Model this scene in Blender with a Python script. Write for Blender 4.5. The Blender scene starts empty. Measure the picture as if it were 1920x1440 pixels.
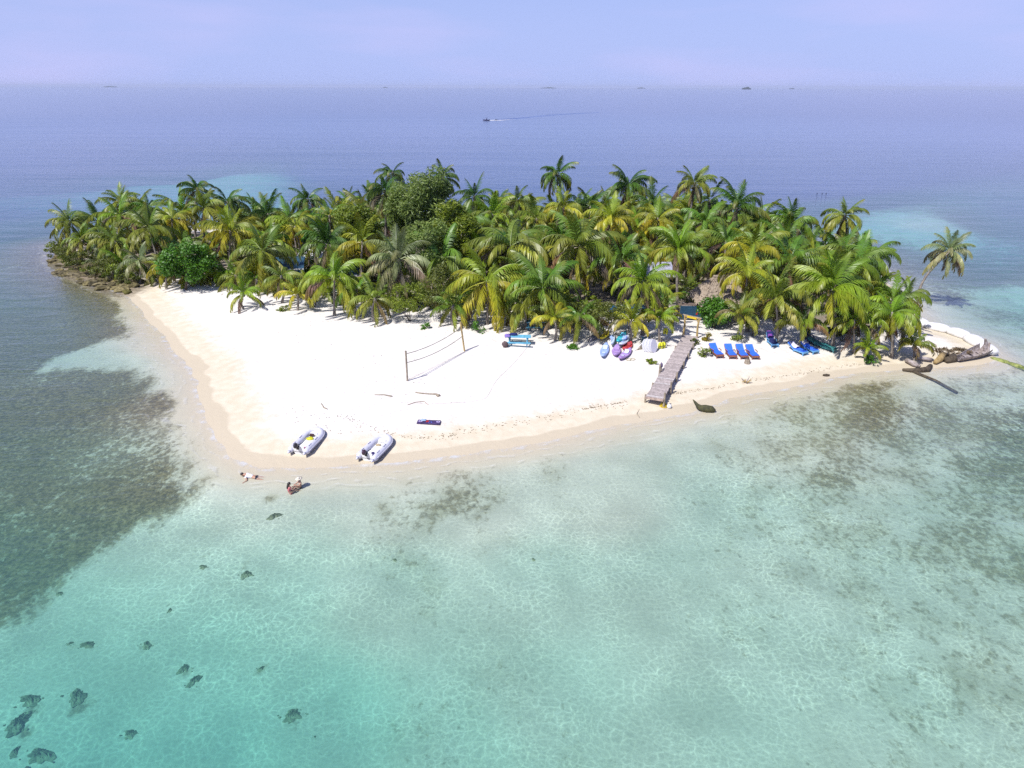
import bpy, bmesh, math, random
import numpy as np
from mathutils import Vector, Matrix
random.seed(7)
RNG = np.random.default_rng(7)
SC = bpy.context.scene
COL = SC.collection
R = math.radians
HAZE = 3.6e-5

# ------------------------------------------------------------------ camera
CAM_H, FPX, PITCH, ROLL = 23.0, 1330.0, R(22.7), 0.0026
FWD = Vector((0, math.cos(PITCH), -math.sin(PITCH)))
R0 = Vector((1, 0, 0)); U0 = Vector((0, math.sin(PITCH), math.cos(PITCH)))
RGT = R0 * math.cos(ROLL) + U0 * math.sin(ROLL)
UPV = U0 * math.cos(ROLL) - R0 * math.sin(ROLL)
cam = bpy.data.cameras.new('camera')
cam.sensor_width = 36.0
cam.lens = 36.0 * FPX / 1920.0
cam.clip_start = 0.5
cam.clip_end = 200000.0
camo = bpy.data.objects.new('camera', cam)
COL.objects.link(camo)
camo.matrix_world = Matrix(((RGT.x, UPV.x, -FWD.x, 0), (RGT.y, UPV.y, -FWD.y, 0), (RGT.z, UPV.z, -FWD.z, CAM_H), (0, 0, 0, 1)))
SC.camera = camo

# ------------------------------------------------------------------ world, sun, exposure
SUN_EL, SUN_ROT = R(53), R(226)
world = bpy.data.worlds.new('World')
SC.world = world
world.use_nodes = True
wn = world.node_tree
bgn = wn.nodes['Background']
sky = wn.nodes.new('ShaderNodeTexSky')
sky.sky_type = 'NISHITA'
sky.sun_disc = False
sky.sun_elevation = SUN_EL
sky.sun_rotation = SUN_ROT
sky.air_density = 1.0
sky.dust_density = 0.6
sky.ozone_density = 3.0
mulc = wn.nodes.new('ShaderNodeMix'); mulc.data_type = 'RGBA'; mulc.blend_type = 'MULTIPLY'
mulc.inputs[0].default_value = 1.0
mulc.inputs[7].default_value = (0.78, 0.77, 1.12, 1)
wn.links.new(sky.outputs[0], mulc.inputs[6])
# thin high cloud veils over the whole sky
tc = wn.nodes.new('ShaderNodeTexCoord')
mp = wn.nodes.new('ShaderNodeMapping'); mp.inputs['Scale'].default_value = (1.6, 1.6, 9.0); mp.inputs['Location'].default_value = (0.35, 0.1, 0.2)
nz = wn.nodes.new('ShaderNodeTexNoise'); nz.inputs['Scale'].default_value = 1.7; nz.inputs['Detail'].default_value = 6
rmp = wn.nodes.new('ShaderNodeMapRange'); rmp.inputs[1].default_value = 0.47; rmp.inputs[2].default_value = 0.72
wn.links.new(tc.outputs['Generated'], mp.inputs[0]); wn.links.new(mp.outputs[0], nz.inputs['Vector'])
wn.links.new(nz.outputs[0], rmp.inputs[0])
mul2 = wn.nodes.new('ShaderNodeMath'); mul2.operation = 'MULTIPLY'; mul2.inputs[1].default_value = 0.55
wn.links.new(rmp.outputs[0], mul2.inputs[0])
mixc = wn.nodes.new('ShaderNodeMix'); mixc.data_type = 'RGBA'
mixc.inputs[7].default_value = (5.3, 5.15, 8.4, 1)
wn.links.new(mul2.outputs[0], mixc.inputs[0]); wn.links.new(mulc.outputs[2], mixc.inputs[6])
# pale sea haze low over the horizon, the same all the way round
sepd = wn.nodes.new('ShaderNodeSeparateXYZ'); wn.links.new(tc.outputs['Generated'], sepd.inputs[0])
hz = wn.nodes.new('ShaderNodeMapRange'); hz.interpolation_type = 'SMOOTHSTEP'
hz.inputs[1].default_value = 0.0; hz.inputs[2].default_value = 0.34; hz.inputs[3].default_value = 0.92; hz.inputs[4].default_value = 0.0
wn.links.new(sepd.outputs[2], hz.inputs[0])
mixh = wn.nodes.new('ShaderNodeMix'); mixh.data_type = 'RGBA'
mixh.inputs[7].default_value = (3.8, 4.65, 8.2, 1)
wn.links.new(hz.outputs[0], mixh.inputs[0]); wn.links.new(mulc.outputs[2], mixh.inputs[6])
wn.links.new(mixh.outputs[2], mixc.inputs[6])
wn.links.new(mixc.outputs[2], bgn.inputs[0])
bgn.inputs[1].default_value = 0.1

sun = bpy.data.lights.new('sun', 'SUN')
sun.energy = 4.6
sun.angle = R(0.53)
sun.color = (1.0, 0.965, 0.93)
suno = bpy.data.objects.new('sun', sun)
COL.objects.link(suno)
sdir = Vector((math.sin(SUN_ROT) * math.cos(SUN_EL), math.cos(SUN_ROT) * math.cos(SUN_EL), math.sin(SUN_EL)))
suno.rotation_euler = sdir.to_track_quat('Z', 'Y').to_euler()
suno.location = (-60, -40, 90)

SC.view_settings.view_transform = 'Standard'
SC.view_settings.look = 'None'
SC.view_settings.gamma = 1.0
SC.view_settings.exposure = 0.26
SC.view_settings.use_curve_mapping = False
SC.render.engine = 'CYCLES'
SC.cycles.max_bounces = 8
SC.cycles.diffuse_bounces = 2
SC.cycles.glossy_bounces = 2
SC.cycles.transparent_max_bounces = 12
SC.cycles.caustics_reflective = False
SC.cycles.caustics_refractive = False
SC.cycles.use_denoising = False

# ------------------------------------------------------------------ photo pixel (1920x1440) -> point of the place
def pray(px, py):
    return FWD * FPX + RGT * (px - 960) - UPV * (py - 720)
def G0(px, py, z=0.0):
    d = pray(px, py)
    t = (z - CAM_H) / d.z
    return Vector((d.x * t, d.y * t, z))
def at_depth(px, py, y):
    d = pray(px, py); t = y / d.y
    return Vector((d.x * t, y, CAM_H + d.z * t))

def spline(pts, n=5, closed=True):
    P = [np.array(p[:2], float) for p in pts]; m = len(P); out = []
    for i in range(m if closed else m - 1):
        p0 = P[(i - 1) % m] if closed or i > 0 else P[i]
        p1 = P[i]; p2 = P[(i + 1) % m]
        p3 = P[(i + 2) % m] if closed or i + 2 < m else P[(i + 1) % m]
        for k in range(n):
            t = k / n
            out.append(0.5 * ((2 * p1) + (-p0 + p2) * t + (2 * p0 - 5 * p1 + 4 * p2 - p3) * t * t + (-p0 + 3 * p1 - 3 * p2 + p3) * t ** 3))
    if not closed: out.append(P[-1])
    return np.array(out)

def sdf(x, y, poly):
    """signed distance, positive inside"""
    x = np.asarray(x, float); y = np.asarray(y, float)
    res = np.full(x.shape, 1e18); ins = np.zeros(x.shape, bool)
    n = len(poly)
    for i in range(n):
        ax, ay = poly[i]; bx, by = poly[(i + 1) % n]
        ex, ey = bx - ax, by - ay
        L2 = ex * ex + ey * ey + 1e-12
        t = np.clip(((x - ax) * ex + (y - ay) * ey) / L2, 0, 1)
        dx = x - (ax + t * ex); dy = y - (ay + t * ey)
        np.minimum(res, dx * dx + dy * dy, out=res)
        c = ((ay > y) != (by > y)) & (x < (bx - ax) * (y - ay) / (by - ay + 1e-15) + ax)
        ins ^= c
    d = np.sqrt(res)
    return np.where(ins, d, -d)

def wpoly(px, n=4):
    return spline([G0(*p) for p in px], n)

SHORE_PX = [(98, 468), (108, 492), (150, 520), (205, 540), (240, 556), (262, 580), (290, 612), (325, 645), (358, 690), (380, 740), (400, 795), (416, 836), (470, 864),
            (540, 874), (640, 877), (760, 868), (880, 848), (1000, 829), (1120, 806), (1230, 785), (1330, 762), (1450, 732), (1560, 708), (1660, 696), (1740, 690), (1810, 684),
            (1852, 676), (1862, 664), (1840, 645), (1795, 628), (1750, 616), (1715, 600), (1690, 560), (1640, 510), (1560, 468), (1440, 440), (1300, 428), (1100, 424), (900, 424), (700, 424),
            (500, 426), (300, 432), (170, 444), (110, 456)]
FOREST_PX = [(104, 470), (130, 498), (200, 520), (260, 530), (330, 540), (420, 548), (500, 560), (580, 570), (660, 582), (740, 596), (830, 597), (930, 606), (1010, 612), (1080, 628),
             (1180, 632), (1250, 614), (1300, 600), (1360, 612), (1450, 630), (1540, 642), (1640, 655), (1700, 650), (1715, 622), (1705, 590), (1660, 530), (1560, 480), (1440, 450), (1300, 436), (1100, 431), (900, 431), (700, 431), (500, 433), (300, 440), (180, 450)]
SHORE = wpoly(SHORE_PX); FOREST = wpoly(FOREST_PX, 3)
LEFTGRASS = wpoly([(-300, 520), (60, 505), (120, 510), (160, 528), (205, 548), (228, 566), (240, 590), (248, 612), (232, 640), (180, 650), (120, 660), (100, 668), (180, 672), (240, 676), (290, 690), (305, 720),
                   (330, 770), (360, 805), (385, 838), (400, 862), (350, 915), (290, 958), (220, 1005), (130, 1060), (40, 1105), (-40, 1140), (-400, 1260)], 3)
LEFTTONGUE = wpoly([(95, 662), (140, 645), (190, 632), (240, 630), (250, 650), (215, 668), (150, 670)], 3)

def polar(x, y):
    yy = np.maximum(np.asarray(y, float) + 6.0, 6.0)
    return np.asarray(x, float) / yy * 1.6, np.log(yy) * 1.25

def field(ctrl, sigma=0.16):
    pts = np.array([[*G0(c[0], c[1])[:2]] for c in ctrl]); val = np.array([c[2] for c in ctrl], float)
    cu, cv = polar(pts[:, 0], pts[:, 1])
    def f(x, y):
        u, v = polar(x, y)
        sh = np.shape(u); u = np.ravel(u); v = np.ravel(v)
        num = np.zeros(u.shape); den = np.zeros(u.shape) + 1e-12
        for a, b, c in zip(cu, cv, val):
            d2 = (u - a) ** 2 + (v - b) ** 2
            w = 1.0 / (d2 + 0.0012) ** 2
            num += w * c; den += w
        return (num / den).reshape(sh)
    return f

DEPTH_F = field([(300, 640, .15), (330, 760, .2), (380, 830, .3), (200, 700, .7), (60, 640, .9), (100, 900, 1.0), (250, 900, .8), (0, 500, 1.6), (0, 1100, 1.6),
                 (480, 950, .65), (400, 920, .8), (300, 1010, 1.6), (150, 1090, 1.9), (700, 950, .5), (900, 940, .5), (1100, 920, .5), (700, 1100, 1.05), (500, 1080, 1.4), (300, 1150, 2.1), (100, 1200, 2.3), (100, 1380, 2.7), (400, 1400, 2.5), (600, 1350, 2.1),
                 (850, 1400, 1.6), (1000, 1300, 1.25), (1300, 1380, 1.15), (1700, 1380, 1.05), (1000, 1100, .95), (1300, 1150, .95), (1400, 1000, .85), (1800, 1050, .9), (1900, 1250, .9), (1500, 800, .4), (1650, 740, .3), (1800, 800, .6), (1900, 850, .9),
                 (1850, 720, .5), (1880, 640, 1.1), (1900, 560, 2.0), (1850, 545, 1.6), (1800, 480, 3.2), (1720, 415, 1.1), (1760, 400, 1.5), (1650, 400, 2.0), (1640, 440, 3.2), (1900, 390, 3.6), (1900, 530, 1.3), (1500, 345, 7), (1300, 250, 8), (1000, 290, 8), (700, 250, 9), (1800, 250, 8),
                 (110, 344, 4), (250, 340, 3.2), (300, 333, 3.2), (380, 340, 2.5), (450, 322, 2.4), (480, 342, 2.5), (515, 345, 3.2), (100, 320, 6), (300, 310, 6), (100, 400, 5), (250, 370, 4.5), (0, 300, 8), (300, 240, 9), (600, 390, 5), (620, 330, 7), (800, 330, 8), (950, 340, 7), (1200, 320, 7), (0, 200, 10), (900, 200, 10), (1800, 190, 10), (-600, 400, 8), (2500, 400, 8), (-400, 1500, 3.2), (2400, 1500, 2.2), (960, 1800, 2.4)])
GRASS_F = field([(1630, 715, .72), (1560, 745, .5), (1500, 770, .5), (1440, 800, .42), (1380, 790, .28), (1650, 765, .72), (1740, 760, .6), (1720, 720, .28), (1790, 730, .42), (1870, 720, .45), (1890, 790, .72), (1860, 850, .6), (1820, 800, .52), (1560, 870, .6), (1500, 850, .42), (1700, 880, .4), (1350, 900, .36), (1450, 960, .4),
                 (1850, 950, .55), (1900, 1000, .5), (1650, 960, .4), (1400, 1030, .3), (1560, 1050, .38), (1700, 1150, .38), (1850, 1180, .4), (1850, 1280, .3), (1500, 1180, .24), (1300, 1000, .26), (1200, 900, .16), (1200, 840, .05), (1080, 890, .2), (1020, 900, .4), (1000, 920, .12), (860, 940, .62), (800, 938, .55), (900, 938, .6), (730, 945, .48), (780, 915, .3), (660, 950, .2), (850, 975, .12), (960, 960, .18),
                 (1400, 1400, .16), (1000, 1400, .28), (850, 1420, .3), (1100, 1150, .16), (1250, 1250, .16), (600, 1100, .1), (500, 960, .1), (350, 1000, .12), (300, 1200, .1), (100, 1250, .12), (200, 1400, .12), (500, 1300, .06), (480, 900, .0), (600, 900, 0), (700, 900, 0), (330, 760, 0), (380, 830, 0), (300, 640, 0),
                 (0, 450, .8), (50, 400, .75), (250, 380, .7), (250, 338, .1), (460, 335, .08), (380, 338, .12), (500, 400, .7), (600, 340, .75), (100, 330, .5), (400, 290, .9), (800, 300, .9), (1000, 300, .85), (1500, 350, .85), (1450, 400, .8), (1650, 440, .72), (1720, 415, .05), (1800, 490, .8), (1870, 500, .75), (1750, 540, .6), (1880, 570, .55), (1800, 590, .2), (1900, 640, .3), (1900, 540, .3), (1850, 400, .85), (1800, 250, .9)])

def wob(x, y, s, seed=0):
    r = np.random.default_rng(100 + seed); out = 0
    for k in range(7):
        a = r.uniform(0, 6.28); f = s * r.uniform(.6, 1.7); out = out + np.sin((np.cos(a) * x + np.sin(a) * y) * f + r.uniform(0, 6.28))
    return out / 7 * 1.6

def terrain_all(x, y):
    d = sdf(x, y, SHORE) + 0.45 * wob(x, y, .55, 1) + .2 * wob(x, y, 1.7, 2)
    land = np.interp(d, [0, 4.5, 9, 20, 60], [0, .42, .75, 1.0, 1.3]) + np.clip(d - 3, 0, 4) * .012 * wob(x, y, 1.3, 3)
    dep = DEPTH_F(x, y)
    prof = np.interp(-d, [0, 2, 4, 8, 20, 60, 400], [0, .16, .42, .9, 2.4, 9, 14])
    k = .25
    h = np.clip(.5 + .5 * (prof - dep) / k, 0, 1)
    sm = prof * (1 - h) + dep * h - k * h * (1 - h)
    sm = np.maximum(sm, 0.045 * np.minimum(-d, 2.0)) + .05 * wob(x, y, .8, 4) * np.clip(-d / 10, 0, 1)
    return np.where(d > 0, land, -np.maximum(sm, .004)), d
def gz(x, y):
    return float(terrain_all(np.array([x]), np.array([y]))[0][0])
def G(px, py, dz=0.0):
    z = 0.3
    for _ in range(4):
        p = G0(px, py, z); z = gz(p.x, p.y)
    p = G0(px, py, z)
    return Vector((p.x, p.y, z + dz))

# ------------------------------------------------------------------ scene-graph helpers
def tag(o, label=None, cat=None, group=None, kind=None):
    if label: o['label'] = label
    if cat: o['category'] = cat
    if group: o['group'] = group
    if kind: o['kind'] = kind
    return o
def thing(name, label, cat, loc=(0, 0, 0), rz=0.0, group=None):
    o = bpy.data.objects.new(name, None); COL.objects.link(o)
    o.empty_display_size = .1
    o.location = loc; o.rotation_euler = (0, 0, rz)
    return tag(o, label, cat, group)
def link(name, me, m=None, parent=None, loc=None, rot=None, scale=None):
    o = bpy.data.objects.new(name, me); COL.objects.link(o)
    if m is not None and not me.materials: me.materials.append(m)
    if parent is not None: o.parent = parent
    if loc is not None: o.location = loc
    if rot is not None: o.rotation_euler = rot
    if scale is not None: o.scale = (scale,) * 3 if isinstance(scale, (int, float)) else scale
    return o

class MB:
    """collects verts and faces"""
    def __init__(s): s.v = []; s.f = []; s.a = []
    def add(s, vs, fs, a=None):
        o = len(s.v); s.v += [tuple(v) for v in vs]; s.f += [tuple(i + o for i in f) for f in fs]
        s.a += list(a) if a is not None else [0.0] * len(vs)
    def box(s, c, size, rot=None, taper=1.0):
        hx, hy, hz = [k / 2 for k in size]; vs = []
        for z, t in ((-hz, 1), (hz, taper)):
            for x, y in ((-hx, -hy), (hx, -hy), (hx, hy), (-hx, hy)): vs.append(Vector((x * t, y * t, z)))
        if rot is not None: vs = [rot @ v for v in vs]
        c = Vector(c)
        s.add([v + c for v in vs], [(3, 2, 1, 0), (4, 5, 6, 7), (0, 1, 5, 4), (1, 2, 6, 5), (2, 3, 7, 6), (3, 0, 4, 7)]); return s
    def tube(s, path, radii, n=8, caps=True, squash=1.0):
        path = [Vector(p) for p in path]; m = len(path)
        if isinstance(radii, (int, float)): radii = [radii] * m
        vs = []; fs = []; ref = None
        for i, p in enumerate(path):
            t = (path[min(i + 1, m - 1)] - path[max(i - 1, 0)]).normalized()
            if ref is None: ref = Vector((0, 0, 1)) if abs(t.z) < .9 else Vector((1, 0, 0))
            u = (ref - t * ref.dot(t)).normalized(); w = t.cross(u); ref = u
            for k in range(n):
                a = 2 * math.pi * k / n
                vs.append(p + (u * math.cos(a) * squash + w * math.sin(a)) * radii[i])
        for i in range(m - 1):
            for k in range(n): fs.append((i * n + k, i * n + (k + 1) % n, (i + 1) * n + (k + 1) % n, (i + 1) * n + k))
        if caps: fs.append(tuple(range(n - 1, -1, -1))); fs.append(tuple((m - 1) * n + k for k in range(n)))
        s.add(vs, fs); return s
    def lump(s, c, r, n=8, m=6, rough=.15, rng=random, rot=None):
        if isinstance(r, (int, float)): r = (r, r, r)
        vs = []; fs = []; c = Vector(c)
        for i in range(m + 1):
            ph = math.pi * i / m - math.pi / 2
            for k in range(n):
                a = 2 * math.pi * k / n; q = 1 + (rng.uniform(-rough, rough) if 0 < i < m else 0)
                v = Vector((math.cos(ph) * math.cos(a) * r[0] * q, math.cos(ph) * math.sin(a) * r[1] * q, math.sin(ph) * r[2] * q))
                if rot is not None: v = rot @ v
                vs.append(c + v)
        for i in range(m):
            for k in range(n): fs.append((i * n + k, i * n + (k + 1) % n, (i + 1) * n + (k + 1) % n, (i + 1) * n + k))
        s.add(vs, fs); return s
    def mesh(s, name, smooth=False, attr=None):
        me = bpy.data.meshes.new(name); me.from_pydata(s.v, [], s.f)
        if attr:
            at = me.attributes.new(attr, 'FLOAT', 'POINT'); at.data.foreach_set('value', np.array(s.a, dtype=np.float32))
        if smooth: me.polygons.foreach_set('use_smooth', [True] * len(me.polygons))
        me.update(); return me
    def obj(s, name, m, parent=None, smooth=False, **k):
        return link(name, s.mesh(name, smooth), m, parent, **k)

# ------------------------------------------------------------------ material helpers
class NT:
    def __init__(s, name):
        s.m = bpy.data.materials.new(name); s.m.use_nodes = True; s.t = s.m.node_tree; s.t.nodes.clear()
        s.out = s.t.nodes.new('ShaderNodeOutputMaterial')
    def n(s, typ, props=None, **ins):
        nd = s.t.nodes.new('ShaderNode' + typ)
        for k, v in (props or {}).items(): setattr(nd, k, v)
        for k, v in ins.items():
            key = int(k[1:]) if k[0] == 'i' and k[1:].isdigit() else k.replace('_', ' ')
            s.set(nd.inputs[key], v)
        return nd
    def set(s, sock, v):
        if isinstance(v, bpy.types.NodeSocket): s.t.links.new(v, sock)
        elif isinstance(v, bpy.types.Node): s.t.links.new(v.outputs[0], sock)
        else:
            if isinstance(v, (tuple, list)) and sock.type == 'RGBA' and len(v) == 3: v = (*v, 1)
            sock.default_value = v
    def math(s, op, a, b=0.0, c=None, clamp=False):
        nd = s.n('Math', {'operation': op, 'use_clamp': clamp}, i0=a, i1=b)
        if c is not None: s.set(nd.inputs[2], c)
        return nd.outputs[0]
    def mix(s, f, a, b, blend='MIX'):
        nd = s.n('Mix', {'data_type': 'RGBA', 'blend_type': blend}, i0=f, i6=a, i7=b); return nd.outputs[2]
    def rng(s, v, a, b, c=0.0, d=1.0, smooth=True):
        nd = s.n('MapRange', {'interpolation_type': 'SMOOTHSTEP' if smooth else 'LINEAR'}, i0=v, i1=a, i2=b, i3=c, i4=d); return nd.outputs[0]
    def noise(s, vec, scale, detail=3.0, rough=.5, dist=0.0):
        return s.n('TexNoise', None, Vector=vec, Scale=scale, Detail=detail, Roughness=rough, Distortion=dist).outputs[0]
    def attr(s, name): return s.n('Attribute', {'attribute_name': name}).outputs['Fac']
    def pos(s): return s.n('NewGeometry').outputs['Position']
    def scalev(s, v, xyz): return s.n('VectorMath', {'operation': 'MULTIPLY'}, i0=v, i1=xyz).outputs[0]
    def done(s, sh): s.t.links.new(sh if isinstance(sh, bpy.types.NodeSocket) else sh.outputs[0], s.out.inputs[0]); return s.m

def simple(name, col, rough=.6, var=.18, scale=6.0, bump=0.0, col2=None, metal=0.0, objcolor=False):
    q = NT(name); tcn = q.n('TexCoord').outputs['Object']
    if objcolor: tcn = q.n('VectorMath', {'operation': 'ADD'}, i0=tcn, i1=q.n('CombineXYZ', None, X=q.math('MULTIPLY', q.n('ObjectInfo').outputs['Random'], 40.0), Y=q.math('MULTIPLY', q.n('ObjectInfo').outputs['Random'], 23.0)).outputs[0]).outputs[0]
    nz = q.noise(tcn, scale, 4.0)
    if objcolor: base = q.n('ObjectInfo').outputs['Color']; dark = q.mix(1.0, base, (1 - var * 2, 1 - var * 2, 1 - var * 2), 'MULTIPLY')
    else:
        base = (*col, 1); dark = tuple(c * (1 - 2 * var) for c in col) if col2 is None else col2
    f = q.rng(nz, .3, .7)
    c = q.mix(f, dark, base)
    b = q.n('BsdfPrincipled', None, Base_Color=c, Roughness=rough, Metallic=metal)
    if bump:
        bn = q.n('Bump', None, Strength=bump, Distance=.02, Height=q.noise(tcn, scale * 4, 3.0)); q.set(b.inputs['Normal'], bn.outputs[0])
    return q.done(b)
# ------------------------------------------------------------------ ground: island, beach and seabed as one sheet
def axis(lo, hi, step, far, g=1.28):
    c = list(np.arange(lo, hi + 1e-6, step)); a = []; s = step; p = lo
    while p > -far: s *= g; p -= s; a.append(p)
    b = []; s = step; p = hi
    while p < far: s *= g; p += s; b.append(p)
    return np.array(a[::-1] + c + b)
def sheet(name, xs, ys, z, attrs, m):
    nx, ny = len(xs), len(ys); X, Y = np.meshgrid(xs, ys)
    co = np.stack([X, Y, z], -1).reshape(-1, 3).astype(np.float32)
    i = np.arange((ny - 1) * (nx - 1)); r = i // (nx - 1); c = i % (nx - 1); b = r * nx + c
    f = np.stack([b, b + 1, b + nx + 1, b + nx], -1).astype(np.int32)
    me = bpy.data.meshes.new(name); me.vertices.add(len(co)); me.vertices.foreach_set('co', co.ravel())
    me.loops.add(f.size); me.loops.foreach_set('vertex_index', f.ravel())
    me.polygons.add(len(f)); me.polygons.foreach_set('loop_start', np.arange(0, f.size, 4, dtype=np.int32))
    me.update(calc_edges=True)
    me.polygons.foreach_set('use_smooth', np.ones(len(f), bool))
    for k, v in attrs.items():
        me.attributes.new(k, 'FLOAT', 'POINT').data.foreach_set('value', v.ravel().astype(np.float32))
    me.materials.append(m); me.update()
    o = bpy.data.objects.new(name, me); COL.objects.link(o); o['kind'] = 'structure'; return o

CORAL_PX = [(145, 1303, 21), (36, 1352, 26), (75, 1413, 25), (56, 1309, 20), (245, 1372, 14), (548, 1338, 19), (318, 1141, 7), (275, 1206, 12), (132, 1203, 7), (165, 1206, 14), (345, 1250, 13), (462, 1074, 13), (740, 1046, 6), (1000, 1046, 6), (515, 965, 13), (365, 1272, 15), (380, 1060, 9), (590, 1378, 5), (112, 1110, 8), (490, 1250, 8), (28, 1405, 12)]
xs = axis(-85, 75, .5, 40000); ys = axis(8, 140, .5, 40000)
X, Y = np.meshgrid(xs, ys)
Z, D = terrain_all(X, Y)
grass = GRASS_F(X, Y)
lg = sdf(X, Y, LEFTGRASS) + 1.1 * wob(X, Y, .7, 5) + .8 * wob(X, Y, 2.3, 6)
lt = sdf(X, Y, LEFTTONGUE) + .5 * wob(X, Y, 1.2, 7)
left = np.clip(.5 + lg / 3.6, 0, 1) * (1 - .7 * np.clip(.5 + lt / 2.4, 0, 1))
gy = np.interp(Y, [40, 52, 62, 75], [.72, .78, .86, .96]) + .10 * wob(X, Y, .25, 9)
grass = np.maximum(grass * (1 - .75 * np.clip(.5 + lt / 2.4, 0, 1)), left * gy)
grass *= np.clip((-D - .6) / 1.6, 0, 1)
for x_, y_, w_ in CORAL_PX:                       # weed fringe round each coral head
    p_ = G0(x_, y_, -1.5); s_ = w_ * ((p_ - Vector((0, 0, CAM_H))).dot(FWD)) / FPX
    grass = np.maximum(grass, .62 * np.exp(-((X - p_.x) ** 2 + (Y - p_.y) ** 2) / (1.25 * s_) ** 2))
fo = sdf(X, Y, FOREST) + .8 * wob(X, Y, .8, 8)
for p_ in [(100, 470), (106, 484), (118, 498), (135, 509), (155, 518), (180, 527), (205, 535), (232, 541), (104, 462), (120, 452), (140, 448)]:      # stony, weedy bank at the left tip
    g_ = G0(*p_); fo = np.maximum(fo, 6.0 - .95 * np.hypot(X - g_.x, Y - g_.y) + .7 * wob(X, Y, 1.1, 8))

q = NT('ground_sand')
P = q.pos(); sep = q.n('SeparateXYZ', None, Vector=P); z = sep.outputs[2]
n_big = q.noise(P, .22, 4.0); n_mid = q.noise(P, 1.3, 4.0); n_fine = q.noise(P, 9.0, 4.0, .65)
dry = q.rng(q.math('ADD', z, q.math('MULTIPLY', q.math('SUBTRACT', n_mid, .5), .14)), .22, .50)
vary = q.rng(n_mid, .25, .75)
sand_dry = q.mix(vary, (.68, .64, .58), (.76, .725, .67))
sand_wet = q.mix(vary, (.60, .525, .385), (.67, .60, .46))
sand_wet = q.mix(q.rng(q.math('ADD', z, q.math('MULTIPLY', q.math('SUBTRACT', n_big, .5), .16)), .09, .115), (.53, .46, .335), sand_wet)
seab = q.mix(q.rng(n_big, .3, .7), (.46, .44, .355), (.56, .53, .43))
c = q.mix(q.rng(z, -.35, .02), seab, sand_wet)
c = q.mix(dry, c, sand_dry)
speck = q.math('MULTIPLY', q.rng(q.noise(P, 9.0, 2.0), .68, .76), q.rng(n_big, .35, .65))
c = q.mix(q.math('MULTIPLY', speck, .35), c, (.30, .22, .13))
# leaf litter under the palms
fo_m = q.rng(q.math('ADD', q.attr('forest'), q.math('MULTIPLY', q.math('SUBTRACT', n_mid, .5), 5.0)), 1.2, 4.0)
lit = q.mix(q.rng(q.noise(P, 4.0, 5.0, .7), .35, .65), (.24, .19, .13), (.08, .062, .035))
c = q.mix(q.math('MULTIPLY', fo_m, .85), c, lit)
# seagrass on the bottom: ragged blotches where the field says it grows
gr = q.attr('grass')
PS = q.n('VectorMath', {'operation': 'MULTIPLY'}, i0=P, i1=(1.0, .8, 1.0)).outputs[0]
bl = q.noise(PS, 2.5, 5.0, .66, .25); bl2 = q.noise(PS, .35, 3.0, .55)
sig = q.math('ADD', q.math('MULTIPLY', bl, .72), q.math('MULTIPLY', bl2, .28))
thr = q.math('SUBTRACT', .71, q.math('MULTIPLY', gr, .46))
diff = q.math('SUBTRACT', sig, thr)
gm = q.rng(diff, -.04, .11)
gm = q.math('MULTIPLY', gm, q.rng(gr, .02, .12))
thin = q.rng(gr, .42, .80, .60, 1.0)
soft = q.math('MULTIPLY', q.rng(q.math('ADD', gr, q.math('MULTIPLY', q.math('SUBTRACT', bl2, .5), .9)), .25, .78), .5)
c = q.mix(soft, c, (.24, .21, .09))
gcol = q.mix(q.rng(q.noise(P, 3.5, 4.0, .7), .35, .68), (.065, .052, .030), (.21, .165, .080))
gcol = q.mix(q.rng(q.noise(P, 12.0, 3.0, .7), .5, .8, 0, .6), gcol, (.32, .26, .15))
c = q.mix(q.math('MULTIPLY', q.math('MULTIPLY', gm, .93), thin), c, gcol)
# deep bottom far from the island is grass and dark rubble
c = q.mix(q.rng(z, -2.6, -6.0, 0, .85), c, (.06, .075, .05))
hgt = q.math('ADD', q.math('MULTIPLY', q.noise(P, 2.2, 3.0), .5), q.math('MULTIPLY', n_fine, .35))
dimp = q.n('TexVoronoi', {'feature': 'SMOOTH_F1'}, Vector=P, Scale=2.1).outputs[0]
hgt = q.math('ADD', hgt, q.math('MULTIPLY', q.rng(dimp, .0, .35), q.math('MULTIPLY', dry, .75)))
b = q.n('BsdfPrincipled', None, Base_Color=c, Roughness=.92, Normal=q.n('Bump', None, Strength=.55, Distance=.09, Height=hgt).outputs[0])
b.inputs['Specular IOR Level'].default_value = .15
ground = sheet('ground', xs, ys, Z, {'grass': grass, 'forest': fo}, q.done(b))
ground['label'] = 'pale coral sand of the beach, island and lagoon bed'

# ------------------------------------------------------------------ sea
wx = axis(-85, 80, 1.0, 40000); wy = axis(6, 150, 1.0, 40000)
WX, WY = np.meshgrid(wx, wy)
WZ, WD = terrain_all(WX, WY)
q = NT('sea_water')
P = q.pos(); dep = q.attr('depth')
wv = q.n('VectorMath', {'operation': 'ADD'}, i0=P, i1=q.scalev(q.n('TexNoise', None, Vector=P, Scale=.7, Detail=2.0).outputs['Color'], (1.1, 1.1, 0))).outputs[0]
wv = q.scalev(wv, (1.0, 1.0, 0.0))
def painted_caus(scale, off):  # Voronoi cell edges drawn as painted caustic light lines
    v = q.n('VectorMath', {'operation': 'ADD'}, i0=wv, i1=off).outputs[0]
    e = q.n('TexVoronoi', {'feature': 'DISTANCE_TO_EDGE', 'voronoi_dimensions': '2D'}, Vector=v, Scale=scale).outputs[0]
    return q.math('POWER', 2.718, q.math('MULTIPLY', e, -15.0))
ca = q.math('ADD', painted_caus(2.2, (3.1, 1.7, 0)), q.math('MULTIPLY', painted_caus(3.9, (7.7, 4.1, 0)), .75))
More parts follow.
